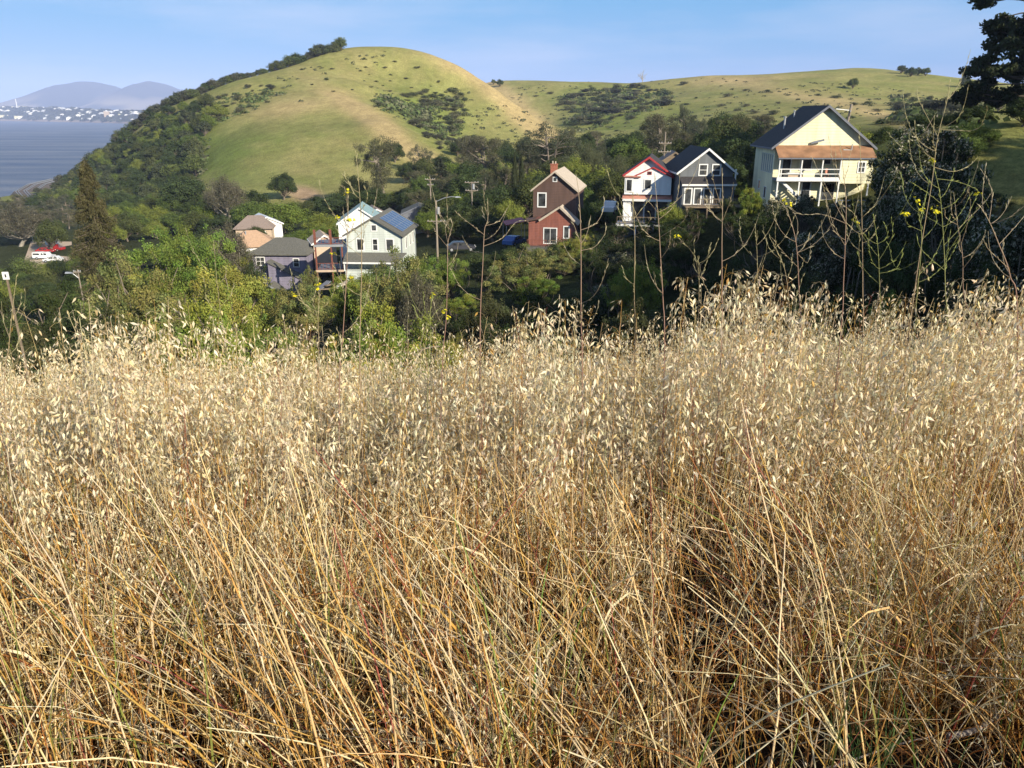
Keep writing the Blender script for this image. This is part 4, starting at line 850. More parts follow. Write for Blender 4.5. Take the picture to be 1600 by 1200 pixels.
def gable_house(name, px, py, Y, rz, label, wd, dp, ez, pz, wallm, roofm, ov=.45, fo=.4, trim='white', y0=0.0, base=-2.5):
    p = at(px, py, Y); e = empty(name, p, rz); tag(e, label, 'house'); hw = wd / 2
    MB().prism([(-hw, base), (hw, base), (hw, ez), (0, pz), (-hw, ez)], y0, y0 + dp).build('wall', M[wallm], e)
    sl_ = (pz - ez) / hw; lift = .17
    r = MB(); slab(r, -hw - ov, ez - sl_ * ov + lift, 0, pz + lift, y0 - fo, y0 + dp + fo); slab(r, hw + ov, ez - sl_ * ov + lift, 0, pz + lift, y0 - fo, y0 + dp + fo)
    rf = r.build('roof', M[roofm], e)
    t = MB()
    for s_ in (-1, 1):
        t.poly([(s_ * (hw + ov), y0 - fo - .05, ez - sl_ * ov + lift + .02), (0, y0 - fo - .05, pz + lift + .02), (0, y0 - fo - .05, pz + lift - .26), (s_ * (hw + ov), y0 - fo - .05, ez - sl_ * ov + lift - .26),
                (s_ * (hw + ov), y0 - fo - .002, ez - sl_ * ov + lift + .02), (0, y0 - fo - .002, pz + lift + .02), (0, y0 - fo - .002, pz + lift - .26), (s_ * (hw + ov), y0 - fo - .002, ez - sl_ * ov + lift - .26)],
               [(0, 1, 2, 3), (7, 6, 5, 4), (0, 4, 5, 1), (2, 6, 7, 3), (0, 3, 7, 4), (1, 5, 6, 2)])
        x = s_ * (hw + ov); t.box(min(x, x + s_ * .08), max(x, x + s_ * .08), y0 - fo + .003, y0 + dp + fo, ez - sl_ * ov + lift - .2, ez - sl_ * ov + lift - .02)
    t.build('fascia', M[trim], e)
    return e, rf

def railing(par, x0, x1, y, z, h_=.95, mat='wood', gap=.28, rails=2, name='railing', ytop=None):
    mb = MB(); mb.box(x0, x1, y - .03, y + .03, z + h_ - .08, z + h_)
    if rails: mb.box(x0, x1, y - .02, y + .02, z + .12, z + .18)
    n = max(1, int((x1 - x0) / gap))
    for i in range(n + 1): x = x0 + (x1 - x0) * i / n; mb.box(x - .022, x + .022, y - .018, y + .018, z + .18, z + h_ - .08)
    return mb.build(name, M[mat], par)

# --- pale yellow house with the two-storey porch
e, rf = gable_house('yellow_house', 1283, 312, 88, -0.05, 'pale yellow house with dark roof and long two-storey back porch', 10.3, 8.6, 5.75, 9.75, 'yellowwall', 'darkroof', .55, .55, 'bluegrey', 1.7)
v = MB(); v.cyl((-3.2, 6.2, 7.2), (-3.2, 6.2, 8.6), .11).cyl((-3.2, 6.2, 8.6), (-3.2, 6.2, 8.72), .2).build('vent_pipe', M['metal'], rf)
v = MB(); v.cyl((-1.6, 8.3, 8.4), (-1.6, 8.3, 9.3), .08).cyl((-1.6, 8.3, 9.3), (-1.6, 8.3, 9.4), .15).build('vent_pipe', M['metal'], rf)
mb = MB(); mb.poly([(-5.25, -.25, 4.62), (5.25, -.25, 4.62), (5.25, 1.68, 5.72), (-5.25, 1.68, 5.72), (-5.25, -.25, 4.5), (5.25, -.25, 4.5), (5.25, 1.68, 5.6), (-5.25, 1.68, 5.6)], [(0, 1, 2, 3), (7, 6, 5, 4), (0, 4, 5, 1), (1, 5, 6, 2), (2, 6, 7, 3), (3, 7, 4, 0)]).build('porch_roof', M['rustroof'], e)
MB().box(-5.2, 5.2, -.22, -.12, 4.34, 4.5).build('gutter', M['bluegrey'], e)
MB().box(1.75, 5.15, 0, 1.69, 1.75, 4.5).build('closed_porch_room', M['yellowwall'], e)
window(e, 3.9, 3.0, .62, 1.0, 0, .13, 'white', 1, vm=1)
MB().box(-5.15, 1.74, -.05, 1.69, 2.0, 2.3).build('porch_deck', M['bluegrey'], e)
MB().box(-5.15, 1.74, -.12, -.055, 1.98, 2.42).build('deck_edge', M['white'], e)
for x in (-4.95, -2.55, -.3, 1.66): MB().box(x - .06, x + .06, -.02, .1, 2.3, 4.34).build('porch_post', M['white'], e)
for z in (2.72, 3.22): MB().box(-4.9, 1.6, .0, .06, z, z + .09).build('porch_rail', M['white'], e)
for x in (-4.95, -2.6, -.2, 1.7, 4.9): MB().box(x - .07, x + .07, .0, .14, -1, 1.98 if x < 1.8 else 1.74).build('lower_post', M['white'], e)
window(e, -3.75, 2.32, .85, 1.95, 1.68, .12, 'white', 0, 'door')
window(e, -1.6, 3.1, 1.15, 1.1, 1.68, .1); window(e, .7, 3.75, .7, .5, 1.68, .07)
window(e, -1.3, -.0, .85, 1.75, 1.68, .14, 'white', 1, 'lower_door'); window(e, 1.2, -.1, 1.2, 1.7, 1.68, .05, 'bluegrey', 0, 'opening')
st = MB()
for i in range(9): st.box(-4.3 + i * .26, -4.02 + i * .26, .5, 1.3, 1.8 - i * .22, 1.86 - i * .22)
st.bar((-4.35, .45, 1.9), (-1.9, .45, -.2), .05, .14).bar((-4.35, 1.35, 1.9), (-1.9, 1.35, -.2), .05, .14); st.build('stairs', M['white'], e)
for i in range(6): window(e, 2.35 + i * .86, 2.7, .34, 2.0, -5.15, .05, 'white', side=-1, name='narrow_window')
window(e, 4.2, -.2, .8, 1.2, -5.15, .08, 'white', side=-1); window(e, 7.0, .6, .8, .9, -5.15, .08, 'white', side=-1)
MB().bar((-1.35, 1.5, 5.98), (-.1, 1.1, 6.32), .09, .11).build('wall_duct', M['metal'], e)
MB().cyl((2.9, .9, 5.2), (2.9, .9, 5.9), .06).bar((2.9, .9, 5.25), (2.0, .9, 5.3), .05).build('roof_pipe', M['metal'], e)
def chair(px_, p, rz, label, mat):
    c = empty('porch_chair', p, rz); MB().box(-.25, .25, -.25, .25, .4, .46).build('seat', M[mat], c); MB().box(-.25, .25, .2, .26, .46, 1.0).build('backrest', M[mat], c)
    for sx in (-.22, .22):
        for sy in (-.22, .22): MB().box(sx - .025, sx + .025, sy - .025, sy + .025, 0, .4).build('leg', M[mat], c)
    tag(c, label, 'chair')
yo = e.location
chair(0, yo + Vector((.7, .75, 2.3)), .5, 'pale chair on the upper porch of the yellow house', 'pinkroof')
b_ = empty('storage_box', yo + Vector((-3.1, .6, 2.3))); MB().box(-.8, .8, -.3, .3, 0, .5).build('box_body', M['beigewall'], b_, bevel=.03); MB().box(-.84, .84, -.34, .34, .502, .57).build('lid', M['white'], b_, bevel=.02); tag(b_, 'long pale storage box on the upper porch of the yellow house', 'box')
# garden wall and terrace right of it
g = empty('garden_deck', yo + Vector((4.6, -1.4, -.45))); MB().box(-3.5, 4.2, -.4, 1.2, -.2, 0).build('deck_boards', M['bluegrey'], g); railing(g, -3.4, 4.1, -.3, 0, .6, 'bluetarp', .5)
for x in (-3.2, 0, 3.8): MB().box(x - .06, x + .06, -.3, -.18, -2.5, -.2).build('deck_post', M['bluegrey'], g)
tag(g, 'low grey blue terrace at the right foot of the yellow house', 'deck')

# --- slate grey house
e, rf = gable_house('slate_grey_house', 1102, 331, 96, 0.0, 'slate grey house with white trimmed gable and glass doors onto a deck', 6.4, 9.5, 4.75, 7.25, 'greywall', 'darkroof', .45, .4, 'white', .9)
for x in (-.45, 1.15): window(e, x, 4.0 + .3, .85, 1.15, .9, .13, 'white', 1)
MB().poly([(-3.25, -.7, 3.35), (3.4, -.7, 3.35), (3.4, .89, 4.1), (-3.25, .89, 4.1), (-3.25, -.7, 3.22), (3.4, -.7, 3.22), (3.4, .89, 3.97), (-3.25, .89, 3.97)], [(0, 1, 2, 3), (7, 6, 5, 4), (0, 4, 5, 1), (1, 5, 6, 2), (2, 6, 7, 3), (3, 7, 4, 0)]).build('lean_to_roof', M['darkroof'], e)
MB().box(-3.2, 3.35, -.76, -.702, 3.12, 3.34).build('eave_trim', M['white'], e)
MB().box(-3.05, 3.2, -.4, .89, -.4, 3.2).build('sun_room', M['greywall'], e)
for i in range(4): window(e, -2.35 + i * 1.15, 1.0, .72, 1.75, -.4, .14, 'white', 0, 'glass_door')
MB().box(-3.0, 4.6, -2.6, -.405, .75, .92).build('deck', M['wood'], e); railing(e, -1.6, 4.5, -2.5, .92, .9, 'wood', .2)
for x in (-2.8, -.4, 2.0, 4.4): MB().box(x - .08, x + .08, -2.5, -2.34, -3, .75).build('deck_post', M['wood'], e)
MB().cyl((3.45, .6, 2.6), (3.45, .6, 5.0), .1).build('downpipe', M['white'], e)

# --- white house with red roof edges
e, rf = gable_house('white_house', 1008, 362, 100, -0.20, 'narrow white house with red roof edges and a raised deck', 5.8, 8.5, 7.0, 9.05, 'whitewall', 'darkroof', .3, .5, 'redtrim', 1.0, 1.22)
MB().box(-2.6, 2.6, 1.6, 9, -3, 1.219).build('shade_toned_foundation', M['greywall'], e)  # dark tone stands in for the shade beneath the deck
r = MB(); hx, hz, cx_ = 2.35, .95, .55
MB().prism([(cx_ - hx, 4.6), (cx_ + hx, 4.6), (cx_ + hx, 6.75), (cx_, 7.85), (cx_ - hx, 6.75)], .3, .99).build('gable_bay', M['whitewall'], e)
slab(r, cx_ - hx - .25, 6.75, cx_, 8.0, .1, .98, .14); slab(r, cx_ + hx + .25, 6.75, cx_, 8.0, .1, .98, .14); r.build('bay_roof', M['redtrim'], e)
MB().box(-2.9, -1.25 - .56, .2, .99, 4.6, 6.7).build('corner_bay', M['whitewall'], e); MB().box(-3.05, -.9, .0, .99, 6.72, 6.86).build('corner_bay_roof', M['pinkroof'], e)
window(e, -2.32, 5.05, .62, 1.35, .2, .12, 'greywall' if 0 else 'white'); window(e, .0, 5.35, .75, 1.05, .3, .12); window(e, .15, 7.1, .42, .28, .3, .05, 'redtrim', name='gable_vent')
MB().poly([(-3.1, -.3, 4.15), (3.1, -.3, 4.15), (3.1, .99, 4.62), (-3.1, .99, 4.62), (-3.1, -.3, 3.98), (3.1, -.3, 3.98), (3.1, .99, 4.45), (-3.1, .99, 4.45)], [(0, 1, 2, 3), (7, 6, 5, 4), (0, 4, 5, 1), (1, 5, 6, 2), (2, 6, 7, 3), (3, 7, 4, 0)]).build('lean_to_roof', M['pinkroof'], e)
MB().box(-3.05, 3.05, -.36, -.302, 3.82, 4.1).build('eave_trim', M['white'], e)
MB().box(-2.95, -2.0, -.1, .99, 1.3, 3.95).build('white_pier', M['whitewall'], e)
for i in range(3): window(e, -1.1 + i * 1.5, 1.35, 1.2, 2.35, .99, .08, 'greywall', 0, 'glass_door')
MB().box(-3.6, 3.0, -2.3, .98, 1.05, 1.22).build('deck', M['bluegrey'], e); MB().box(-3.62, 3.02, -2.38, -2.302, .95, 1.2).build('deck_edge', M['white'], e); railing(e, -3.5, 2.9, -2.2, 1.22, .9, 'wood', .35)
for x in (-3.4, -1.2, 1.0, 2.8): MB().box(x - .09, x + .09, -2.2, -2.02, -3, 1.05).build('deck_post', M['bluetarp'], e)

# --- olive brown house behind
e, rf = gable_house('olive_brown_house', 1052, 292, 124, -0.1, 'small olive brown house half hidden behind the white and slate grey houses', 4.6, 6, 3.6, 5.1, 'olivewall', 'brownroof', .4, .3, 'olivewall')
window(e, .1, 2.7, .8, .85, 0, .1, 'white', 0, vm=1)

# --- dark brown house with a brick red annex
e, rf = gable_house('brown_house', 861, 390, 108, -0.20, 'dark brown house with tan roof, brick chimney and brick red annex', 6.1, 9.0, 7.9, 10.3, 'brownwall', 'tanroof', .3, .35, 'tanroof', 2.6)
window(e, -1.8, 5.6, 1.0, 1.75, 2.6, .16); window(e, .0, 9.05, .45, .5, 2.6, .09)
ch = MB(); ch.box(-1.05, -.15, 5.2, 5.9, 8.9, 11.1).box(-1.12, -.08, 5.13, 5.97, 11.1, 11.22).build('chimney', M['brick'], rf); 
MB().cyl((-.8, 5.55, 11.22), (-.8, 5.55, 11.6), .1).cyl((-.4, 5.55, 11.22), (-.4, 5.55, 11.55), .1).build('flue', M['tanroof'], rf)
MB().prism([(-3.2, 0), (3.3, 0), (3.3, 3.9), (1.15, 5.7), (-1.1, 4.4), (-3.2, 4.0)], 0, 2.59).build('annex_wall', M['redwall'], e)
r = MB(); slab(r, 3.75, 3.65, 1.15, 5.95, -.35, 2.59, .16); r.build('annex_roof', M['tanroof'], e)
r = MB(); slab(r, -1.6, 4.1, 1.15, 5.95, -.35, 2.59, .16); r.prism([(-3.7, 3.95), (-1.6, 4.28), (-1.6, 4.14), (-3.7, 3.81)], -.3, 2.59); r.build('annex_roof', M['brownwall'], e)
t = MB(); t.bar((3.78, -.4, 3.56), (1.15, -.4, 5.86), .03, .13).bar((-1.7, -.4, 3.98), (1.15, -.4, 5.86), .03, .13).build('annex_fascia', M['tanroof'], e)
window(e, -.15, .9, 1.7, 2.0, 0, .13, 'white', 0, 'glass_door', vm=1); window(e, 2.1, 1.7, .62, 1.5, 0, .13)
MB().box(-3.2, -.3, -1.6, -.005, -2.5, .55).build('stair_base', M['greyroof'], e); railing(e, -3.1, -.4, -1.55, .56, 1.0, 'rustwood', .24)
MB().box(-.28, 2.3, -1.3, -.005, .5, .62).build('deck', M['wood'], e); railing(e, -.2, 2.2, -1.25, .62, .9, 'wood', .3)

# --- sage grey-green house with solar panels
e, rf = gable_house('sage_house', 588, 440, 110, -0.06, 'sage grey house with solar panels on its roof above the ravine', 7.9, 11, 6.7, 9.0, 'sagewall', 'greyroof', .4, .4, 'greyroof', 0)
for x, w_ in ((-2.0, .85), (.15, .62), (2.25, .95)): window(e, x, 4.55, w_, 1.5, 0, .15, 'white', 1 if x == .15 else 0)
window(e, .1, 7.3, .62, .72, 0, .15)
hs = MB(); sl_ = 2.3 / 3.95
def rp(x, y, lift): return (x, y, 9.0 - sl_ * x + .17 + lift)
hs.poly([rp(.7, 1.3, .06), rp(3.9, 1.3, .06), rp(3.9, 10.2, .06), rp(.7, 10.2, .06), rp(.7, 1.3, .11), rp(3.9, 1.3, .11), rp(3.9, 10.2, .11), rp(.7, 10.2, .11)], [(3, 2, 1, 0), (4, 5, 6, 7), (0, 1, 5, 4), (1, 2, 6, 5), (2, 3, 7, 6), (3, 0, 4, 7)]); hs.build('solar_panels', M['solar'], rf)
fr_ = MB()
for i in range(7): y = 1.3 + 8.9 * i / 6; a = rp(.7, y, .115); b = rp(3.9, y, .115); fr_.bar(a, b, .025, .012)
for i in range(4): x = .7 + 3.2 * i / 3; fr_.bar(rp(x, 1.3, .118), rp(x, 10.2, .118), .02, .012)
fr_.build('panel_frames', M['metal'], rf)
MB().poly([(-4.1, -2.2, 3.2), (3.6, -2.2, 3.2), (4.6, -.02, 4.2), (-4.1, -.02, 4.2), (-4.1, -2.2, 3.05), (3.6, -2.2, 3.05), (4.6, -.02, 4.05), (-4.1, -.02, 4.05)], [(0, 1, 2, 3), (7, 6, 5, 4), (0, 4, 5, 1), (1, 5, 6, 2), (2, 6, 7, 3), (3, 7, 4, 0)]).build('porch_roof', M['greyroof'], e)
MB().box(-3.9, 3.2, -1.8, -.02, -2.5, 1.9).build('porch_wall', M['sagewall'], e); MB().box(-4.0, -3.85, -2.1, -1.95, 1.9, 3.05).build('porch_post', M['white'], e); MB().box(-4.05, 3.5, -2.26, -2.202, 2.95, 3.18).build('eave_trim', M['white'], e)
for y in (3.2, 6.2, 8.6): window(e, y, 4.4, .8, 1.5, 3.95, .12, 'white', side=1)
MB().box(3.9, 3.99, -.08, .1, 0, 6.5).build('downpipe', M['bluegrey'], e)
# decks left of it
p = at(545, 445, 111); d = empty('stacked_decks', p, .08); tag(d, 'two stacked decks with red stained posts left of the sage house', 'deck')
for z in (2.4, 6.0): MB().box(-4.3, -.3, -1, 4, z - .22, z).build('deck_floor', M['bluegrey'], d); 
for x in (-4.2, -2.0, -.5): MB().box(x - .1, x + .1, -.95, -.75, -3, 5.78).build('deck_post', M['rustwood'], d)
for x in (-4.2, -2.0): MB().box(x - .16, x + .16, -.9, -.6, 6.0, 8.1).build('upper_post', M['rustwood'], d)
railing(d, -4.25, -.35, -.95, 2.4, 1, 'rustwood', .45); railing(d, -4.25, -.35, -.95, 6.0, 1, 'rustwood', .45); MB().box(-4.35, -.25, -1.08, -1.002, 5.7, 6.02).build('deck_edge', M['metal'], d); MB().box(-4.35, -.25, -1.08, -1.002, 2.12, 2.42).build('deck_edge', M['beigewall'], d)
# white framed glass-roofed house behind it
e, rf = gable_house('glass_roofed_house', 566, 408, 128, 0.12, 'white house with greenish glass roof behind the sage house', 7, 9, 6.2, 8.6, 'whitewall', 'skyl', .2, .3, 'white')
e, rf = gable_house('brown_roofed_house', 592, 385, 150, 0.3, 'small brown roofed house peeping over the sage house', 6.5, 7, 5.2, 7.0, 'beigewall', 'brownroof', .3, .3, 'white')
e, rf = gable_house('beige_shed', 509, 402, 126, 0.35, 'beige shed with white roof edges behind the stacked decks', 3.6, 6, 2.3, 3.5, 'beigewall', 'beigewall', .3, .3, 'white')
# dim roof right of sage house
e, rf = gable_house('grey_cabin', 655, 356, 158, 0.1, 'low grey cabin in the trees right of the solar roof', 6.5, 7, 2.8, 4.2, 'bluegrey', 'greyroof', .3, .3, 'bluegrey')

def hip_house(name, px, py, Y, rz, label, wd, dp, ez, pz, wallm, roofm, ov=.5, rl=.3):
    p = at(px, py, Y); e = empty(name, p, rz); tag(e, label, 'house'); hw = wd / 2
    MB().box(-hw, hw, 0, dp, -3, ez).build('wall', M[wallm], e)
    a, b = -hw - ov, hw + ov; c, d_ = -ov, dp + ov; r0, r1 = -wd * rl, wd * rl; m_ = dp / 2
    mb = MB().poly([(a, c, ez), (b, c, ez), (b, d_, ez), (a, d_, ez), (r0, m_, pz), (r1, m_, pz), (a, c, ez - .18), (b, c, ez - .18), (b, d_, ez - .18), (a, d_, ez - .18)],
                   [(0, 1, 5, 4), (1, 2, 5), (2, 3, 4, 5), (3, 0, 4), (0, 6, 7, 1), (1, 7, 8, 2), (2, 8, 9, 3), (3, 9, 6, 0), (6, 9, 8, 7)])
    rf = mb.build('roof', M[roofm], e); return e, rf
# grey purple house
e, rf = hip_house('purple_house', 441, 455, 122, -.03, 'grey purple two-storey house with hipped roof and small gabled porch', 8.6, 8, 6.0, 8.0, 'purplewall', 'greyroof', .5, .18)
window(e, -3.0, 4.2, 1.2, 1.2, 0, .13, 'white', 1, vm=1); window(e, 2.7, 4.0, .8, 1.2, 0, .12, 'white', 1); window(e, 1.9, .2, .8, 1.2, 0, .1)
MB().box(-5.0, -1.3, -2.6, -.01, 2.2, 2.45).build('balcony', M['bluegrey'], e); railing(e, -4.9, -1.4, -2.5, 2.45, 1, 'bluegrey', .3)
MB().box(-4.9, -1.4, -2.3, -.012, -3, 2.2).build('lower_wall', M['purplewall'], e); window(e, -2.2, -.2, .9, 2.0, -2.3, .1, 'white', 0, 'door')
MB().prism([(-1.2, -3), (3.4, -3), (3.4, 2.6), (-1.2, 4.9)], -2.0, -.011).build('wing', M['purplewall'], e)
MB().bar((-1.35, -1.0, 5.1), (3.7, -1.0, 2.55), 1.2, .09).build('wing_roof', M['greyroof'], e)
pr = MB(); slab(pr, -2.3, -.1 + .9, -.3, 2.2, -5.2, -2.4, .14); slab(pr, 1.7, .8, -.3, 2.2, -5.2, -2.4, .14); pr.build('porch_roof', M['greyroof'], e)
MB().bar((-2.3, -5.22, .66), (-.3, -5.22, 2.06), .03, .12).bar((1.7, -5.22, .66), (-.3, -5.22, 2.06), .03, .12).bar((-2.2, -5.22, .8), (1.6, -5.22, .8), .03, .08).build('porch_truss', M['metal'], e)
for x in (-2.0, -.3, 1.4): MB().box(x - .1, x + .1, -5.15, -4.95, -3, .8).build('porch_post', M['metal'], e)
# cottages
e, rf = hip_house('tan_roofed_cottage', 397, 412, 150, .3, 'cottage with faded orange hipped roof behind the grey purple house', 8.6, 7, 3.4, 6.0, 'whitewall', 'orangeroof', .5, .12)
MB().cyl((-1, 2.5, 4.8), (-1, 2.5, 6.0), .12).build('vent_pipe', M['metal'], rf); window(e, -1, 1.2, 1, 1.2, 0, .12)
e, rf = hip_house('brown_roofed_cottage', 398, 378, 172, .15, 'cottage with dull brown roof, farther of the two by the big ravine trees', 7.6, 7, 3.0, 5.4, 'beigewall', 'brownroof', .5, .2); window(e, 2, 1.0, 1, 1.2, 0, .12)
e, rf = gable_house('white_metal_shed', 420, 374, 176, .5, 'white metal roofed shed right behind the brown roofed cottage', 6.5, 8, 3.4, 4.9, 'whitewall', 'metalroof', .3, .3, 'white')
e, rf = gable_house('glimpsed_house', 787, 310, 205, .1, 'tiny brownish house roof glimpsed behind the cypresses', 7, 7, 4.0, 5.6, 'olivewall', 'brownroof', .3, .3, 'olivewall')

# ------------------------------------------------------------------ poles, lamps, cars, signs, tracks
def pole(px, topy, basey, Y, label, arms=((.3, 1.2),), tr=False, lamp=None, r=.15, mat='pole', lean=0):
    t = at(px, topy, Y); z = at(px, basey, Y).z; z = min(z, h1(t.x, t.y)); e = empty('utility_pole', (t.x, t.y, z)); h_ = t.z - z; e.rotation_euler[1] = lean
    MB().cyl((0, 0, -.3), (0, 0, h_), r, r * .72, 12).build('pole', M[mat], e)
    for dz, hw in arms:
        a = MB().box(-hw, hw, -.22, -.12, h_ - dz - .06, h_ - dz + .06); a.bar((-hw * .5, -.17, h_ - dz), (0, -.17, h_ - dz - .5), .02).bar((hw * .5, -.17, h_ - dz), (0, -.17, h_ - dz - .5), .02); ar = a.build('crossarm', M['pole'], e)
        for x in (-hw * .92, -hw * .5, hw * .5, hw * .92): MB().cyl((x, -.17, h_ - dz + .06), (x, -.17, h_ - dz + .22), .045, .03, 8).build('insulator', M['metal'], ar)
    if tr: MB().cyl((.32, -.1, h_ - tr - .45), (.32, -.1, h_ - tr + .45), .24, n=12).cyl((.32, -.1, h_ - tr + .45), (.32, -.1, h_ - tr + .52), .27, n=12).build('transformer', M['metal'], e)
    if lamp:
        dz, ln = lamp; la = MB(); pts = [(0, 0, h_ - dz), (ln * .4, -.2, h_ - dz + .55), (ln * .75, -.3, h_ - dz + .75), (ln, -.35, h_ - dz + .72)]
        for i in range(3): la.cyl(pts[i], pts[i + 1], .05, n=8)
        l = la.build('lamp_arm', M['metal'], e); MB().poly([(ln - .1, -.5, h_ - dz + .62), (ln + .75, -.5, h_ - dz + .66), (ln + .75, -.2, h_ - dz + .66), (ln - .1, -.2, h_ - dz + .62), (ln - .05, -.42, h_ - dz + .8), (ln + .5, -.42, h_ - dz + .78), (ln + .5, -.28, h_ - dz + .78), (ln - .05, -.28, h_ - dz + .8)], [(0, 3, 2, 1), (4, 5, 6, 7), (0, 1, 5, 4), (1, 2, 6, 5), (2, 3, 7, 6), (3, 0, 4, 7)]).build('lamp_head', M['metal'], l)
    tag(e, label, 'utility pole'); return e
pA = pole(681, 313, 405, 116, 'nearer utility pole with street lamp arm and grey transformer', ((3.0, 1.35),), 1.5, (.2, 3.0), .17)
pB = pole(672, 279, 330, 158, 'farther utility pole with two crossarms before the grey conifer', ((.15, 1.0), (1.2, .6)), None, None)
pC = pole(737, 284, 330, 150, 'utility pole with pale transformer between the trees', ((.1, 1.3), (1.6, 1.2)), .9)
pD = pole(1322, 162, 215, 104, 'dark utility pole leaning beyond the yellow house roof', ((1.0, .01),), None, None, .2, 'pole', .10)
pE = pole(1040, 206, 262, 128, 'thin utility pole with two crossarms above the olive brown house', ((1.7, 1.0), (3.0, 1.0)), None, None, .13)
pF = pole(121, 421, 455, 84, 'utility pole with short crossarm and curved lamp beside the brownish fir', ((.25, .4),), None, (1.0, -1.1), .09)
MB().bar((-.1, 0, 0), (-1.8, .1, 0), .05).build('side_arm', M['white'], pD, Vector((0, 0, 1)) * (at(1322, 172, 104).z - pD.location.z))
# power lines
def wire(a, b, sag, label):
    t = np.linspace(0, 1, 14)[:, None]; p = np.array(a)[None] * (1 - t) + np.array(b)[None] * t; p[:, 2] -= sag * 4 * (t * (1 - t))[:, 0]
    nm = NM(); tubes(nm, p[None], np.full((1, 14), .014), [.05, .05, .05], 4); o = link('power_line', nm.mesh('power_line', M['bark'])); tag(o, label, 'power line', None)
wire(at(679, 338, 116), at(672, 281, 158), .8, 'power line from the nearer to the farther utility pole'); wire(at(683, 338, 116), at(737, 286, 150), .8, 'power line from the nearer utility pole to the pale transformer pole')
wire(at(738, 288, 150), at(1040, 212, 128), 2.0, 'long power line from the transformer pole to the thin pole behind the white house')

def car(px, py, Y, rz, name, label, mat, kind='sedan', z=None):
    p = at(px, py, Y); z = p.z; e = empty(name, (p.x, p.y, z), rz); L = 2.25
    if kind == 'pickup': prof_ = [(-2.6, .45), (2.6, .45), (2.65, .95), (1.35, 1.08), (.75, 1.72), (-.5, 1.75), (-.65, 1.1), (-2.6, 1.1)]
    elif kind == 'van': prof_ = [(-2.5, .4), (2.4, .4), (2.45, .95), (1.5, 1.08), (.8, 1.72), (-.4, 1.76), (-.45, 1.8), (-2.4, 1.78), (-2.5, 1.1)]
    else: prof_ = [(-2.2, .35), (2.2, .35), (2.25, .72), (1.2, .9), (.5, 1.42), (-1.1, 1.45), (-1.75, .98), (-2.2, .92)]
    MB().prism(prof_, -.88, .88).build('body', M[mat], e, bevel=.06)
    wz0, wz1 = (1.14, 1.58) if kind != 'sedan' else (.95, 1.32)
    segs = {'pickup': [(-.45, .12), (.2, .95)], 'van': [(-2.25, -.6), (-.3, .25), (.35, 1.1)], 'sedan': [(-1.2, -.35), (-.25, .75)]}[kind]
    for a, b in segs:
        for s_ in (-1, 1): MB().prism([(a, wz0), (b, wz0), (b - .18, wz1), (a, wz1)], s_ * .885 - .006, s_ * .885 + .006).build('side_window', M['glass'], e)
    MB().bar((1.32 if kind != 'sedan' else 1.1, 0, wz0), (.84 if kind != 'sedan' else .58, 0, wz1 + .06), .72, .02).build('windscreen', M['glass'], e)
    for x in (-1.45, 1.45):
        for s_ in (-1, 1):
            t_ = MB().cyl((x, s_ * .72, .34), (x, s_ * .92, .34), .34, n=16).build('wheel', M['tyre'], e); MB().cyl((x, s_ * .915, .34), (x, s_ * .93, .34), .19, n=12).build('rim', M['metal'], t_)
    for s_ in (-1, 1): MB().box(prof_[1][0] - .02, prof_[1][0] + .05, s_ * .6 - .15, s_ * .6 + .15, .66, .8).build('headlight', M['white'], e, bevel=.02)
    tag(e, label, 'car'); return e
# parking place beside the water
pk = [(38, 402), (110, 402), (118, 376), (45, 374)]
pp = [at(a, b, Y) for (a, b), Y in zip([(36, 412), (112, 412), (112, 378), (48, 376)], [188, 188, 222, 222])]
zc = max(h1(q.x, q.y) for q in pp) + .25
MB().poly([(q.x, q.y, zc) for q in pp] + [(q.x, q.y, zc - 6) for q in pp], [(0, 1, 2, 3), (0, 4, 5, 1), (1, 5, 6, 2), (2, 6, 7, 3), (3, 7, 4, 0), (7, 6, 5, 4)]).build('parking_place', M['beigewall'])
tag(bpy.data.objects['parking_place'], 'pale earth parking place', None, None, 'structure')
def onlot(px, Y): p = at(px, 400, Y); v = (zc - CAMZ) / Y; py = 600 - FPX * math.tan(math.atan(v) + PITCH); return (px, py, Y)
car(*onlot(70, 194), 0.05, 'white_van', 'white van with dark side windows in the parking place by the water', 'carwhite', 'van')
car(*onlot(84, 190), 3.3, 'white_car', 'white car just in front of the white van', 'carwhite')
car(*onlot(72, 203), 0.1, 'red_car', 'dark red car behind the white van', 'carred')
car(*onlot(86, 206), 3.0, 'red_pickup', 'red pickup behind the white van, nearest the white box trailer', 'carred', 'pickup')
tr_ = empty('box_trailer', at(*onlot(83, 214)), .1); MB().box(-1.5, 1.5, -1, 1, .5, 2.9).build('trailer_box', M['white'], tr_, bevel=.04); MB().cyl((-.3, -1.1, .4), (-.3, 1.1, .4), .4, n=14).build('wheel', M['tyre'], tr_); MB().bar((1.5, 0, .6), (2.5, 0, .5), .06).build('hitch', M['metal'], tr_); tag(tr_, 'white box trailer behind the red cars', 'trailer')
q = at(*onlot(60, 220)); sg = empty('road_sign', q, 0); MB().box(-2.0, 2.0, -.06, 0, 2.4, 4.1).build('sign_panel', M['signgreen'], sg)
tx = MB()
for i, (x, w_) in enumerate([(-1.6, .5), (-.9, .6), (-.1, .5), (.6, .35), (1.15, .5)]): tx.box(x, x + w_, -.075, -.062, 3.3, 3.75)
for x, w_ in [(-1.3, .9), (-.2, 1.3)]: tx.box(x, x + w_, -.075, -.062, 2.75, 3.0)
for x in (-1.5, 1.5): MB().box(x - .08, x + .08, 0.002, .15, -.5, 4.0).build('sign_post', M['metal'], sg)
tx.build('sign_lettering', M['white'], sg); tag(sg, 'green road sign with white lettering beyond the parked cars', 'sign')
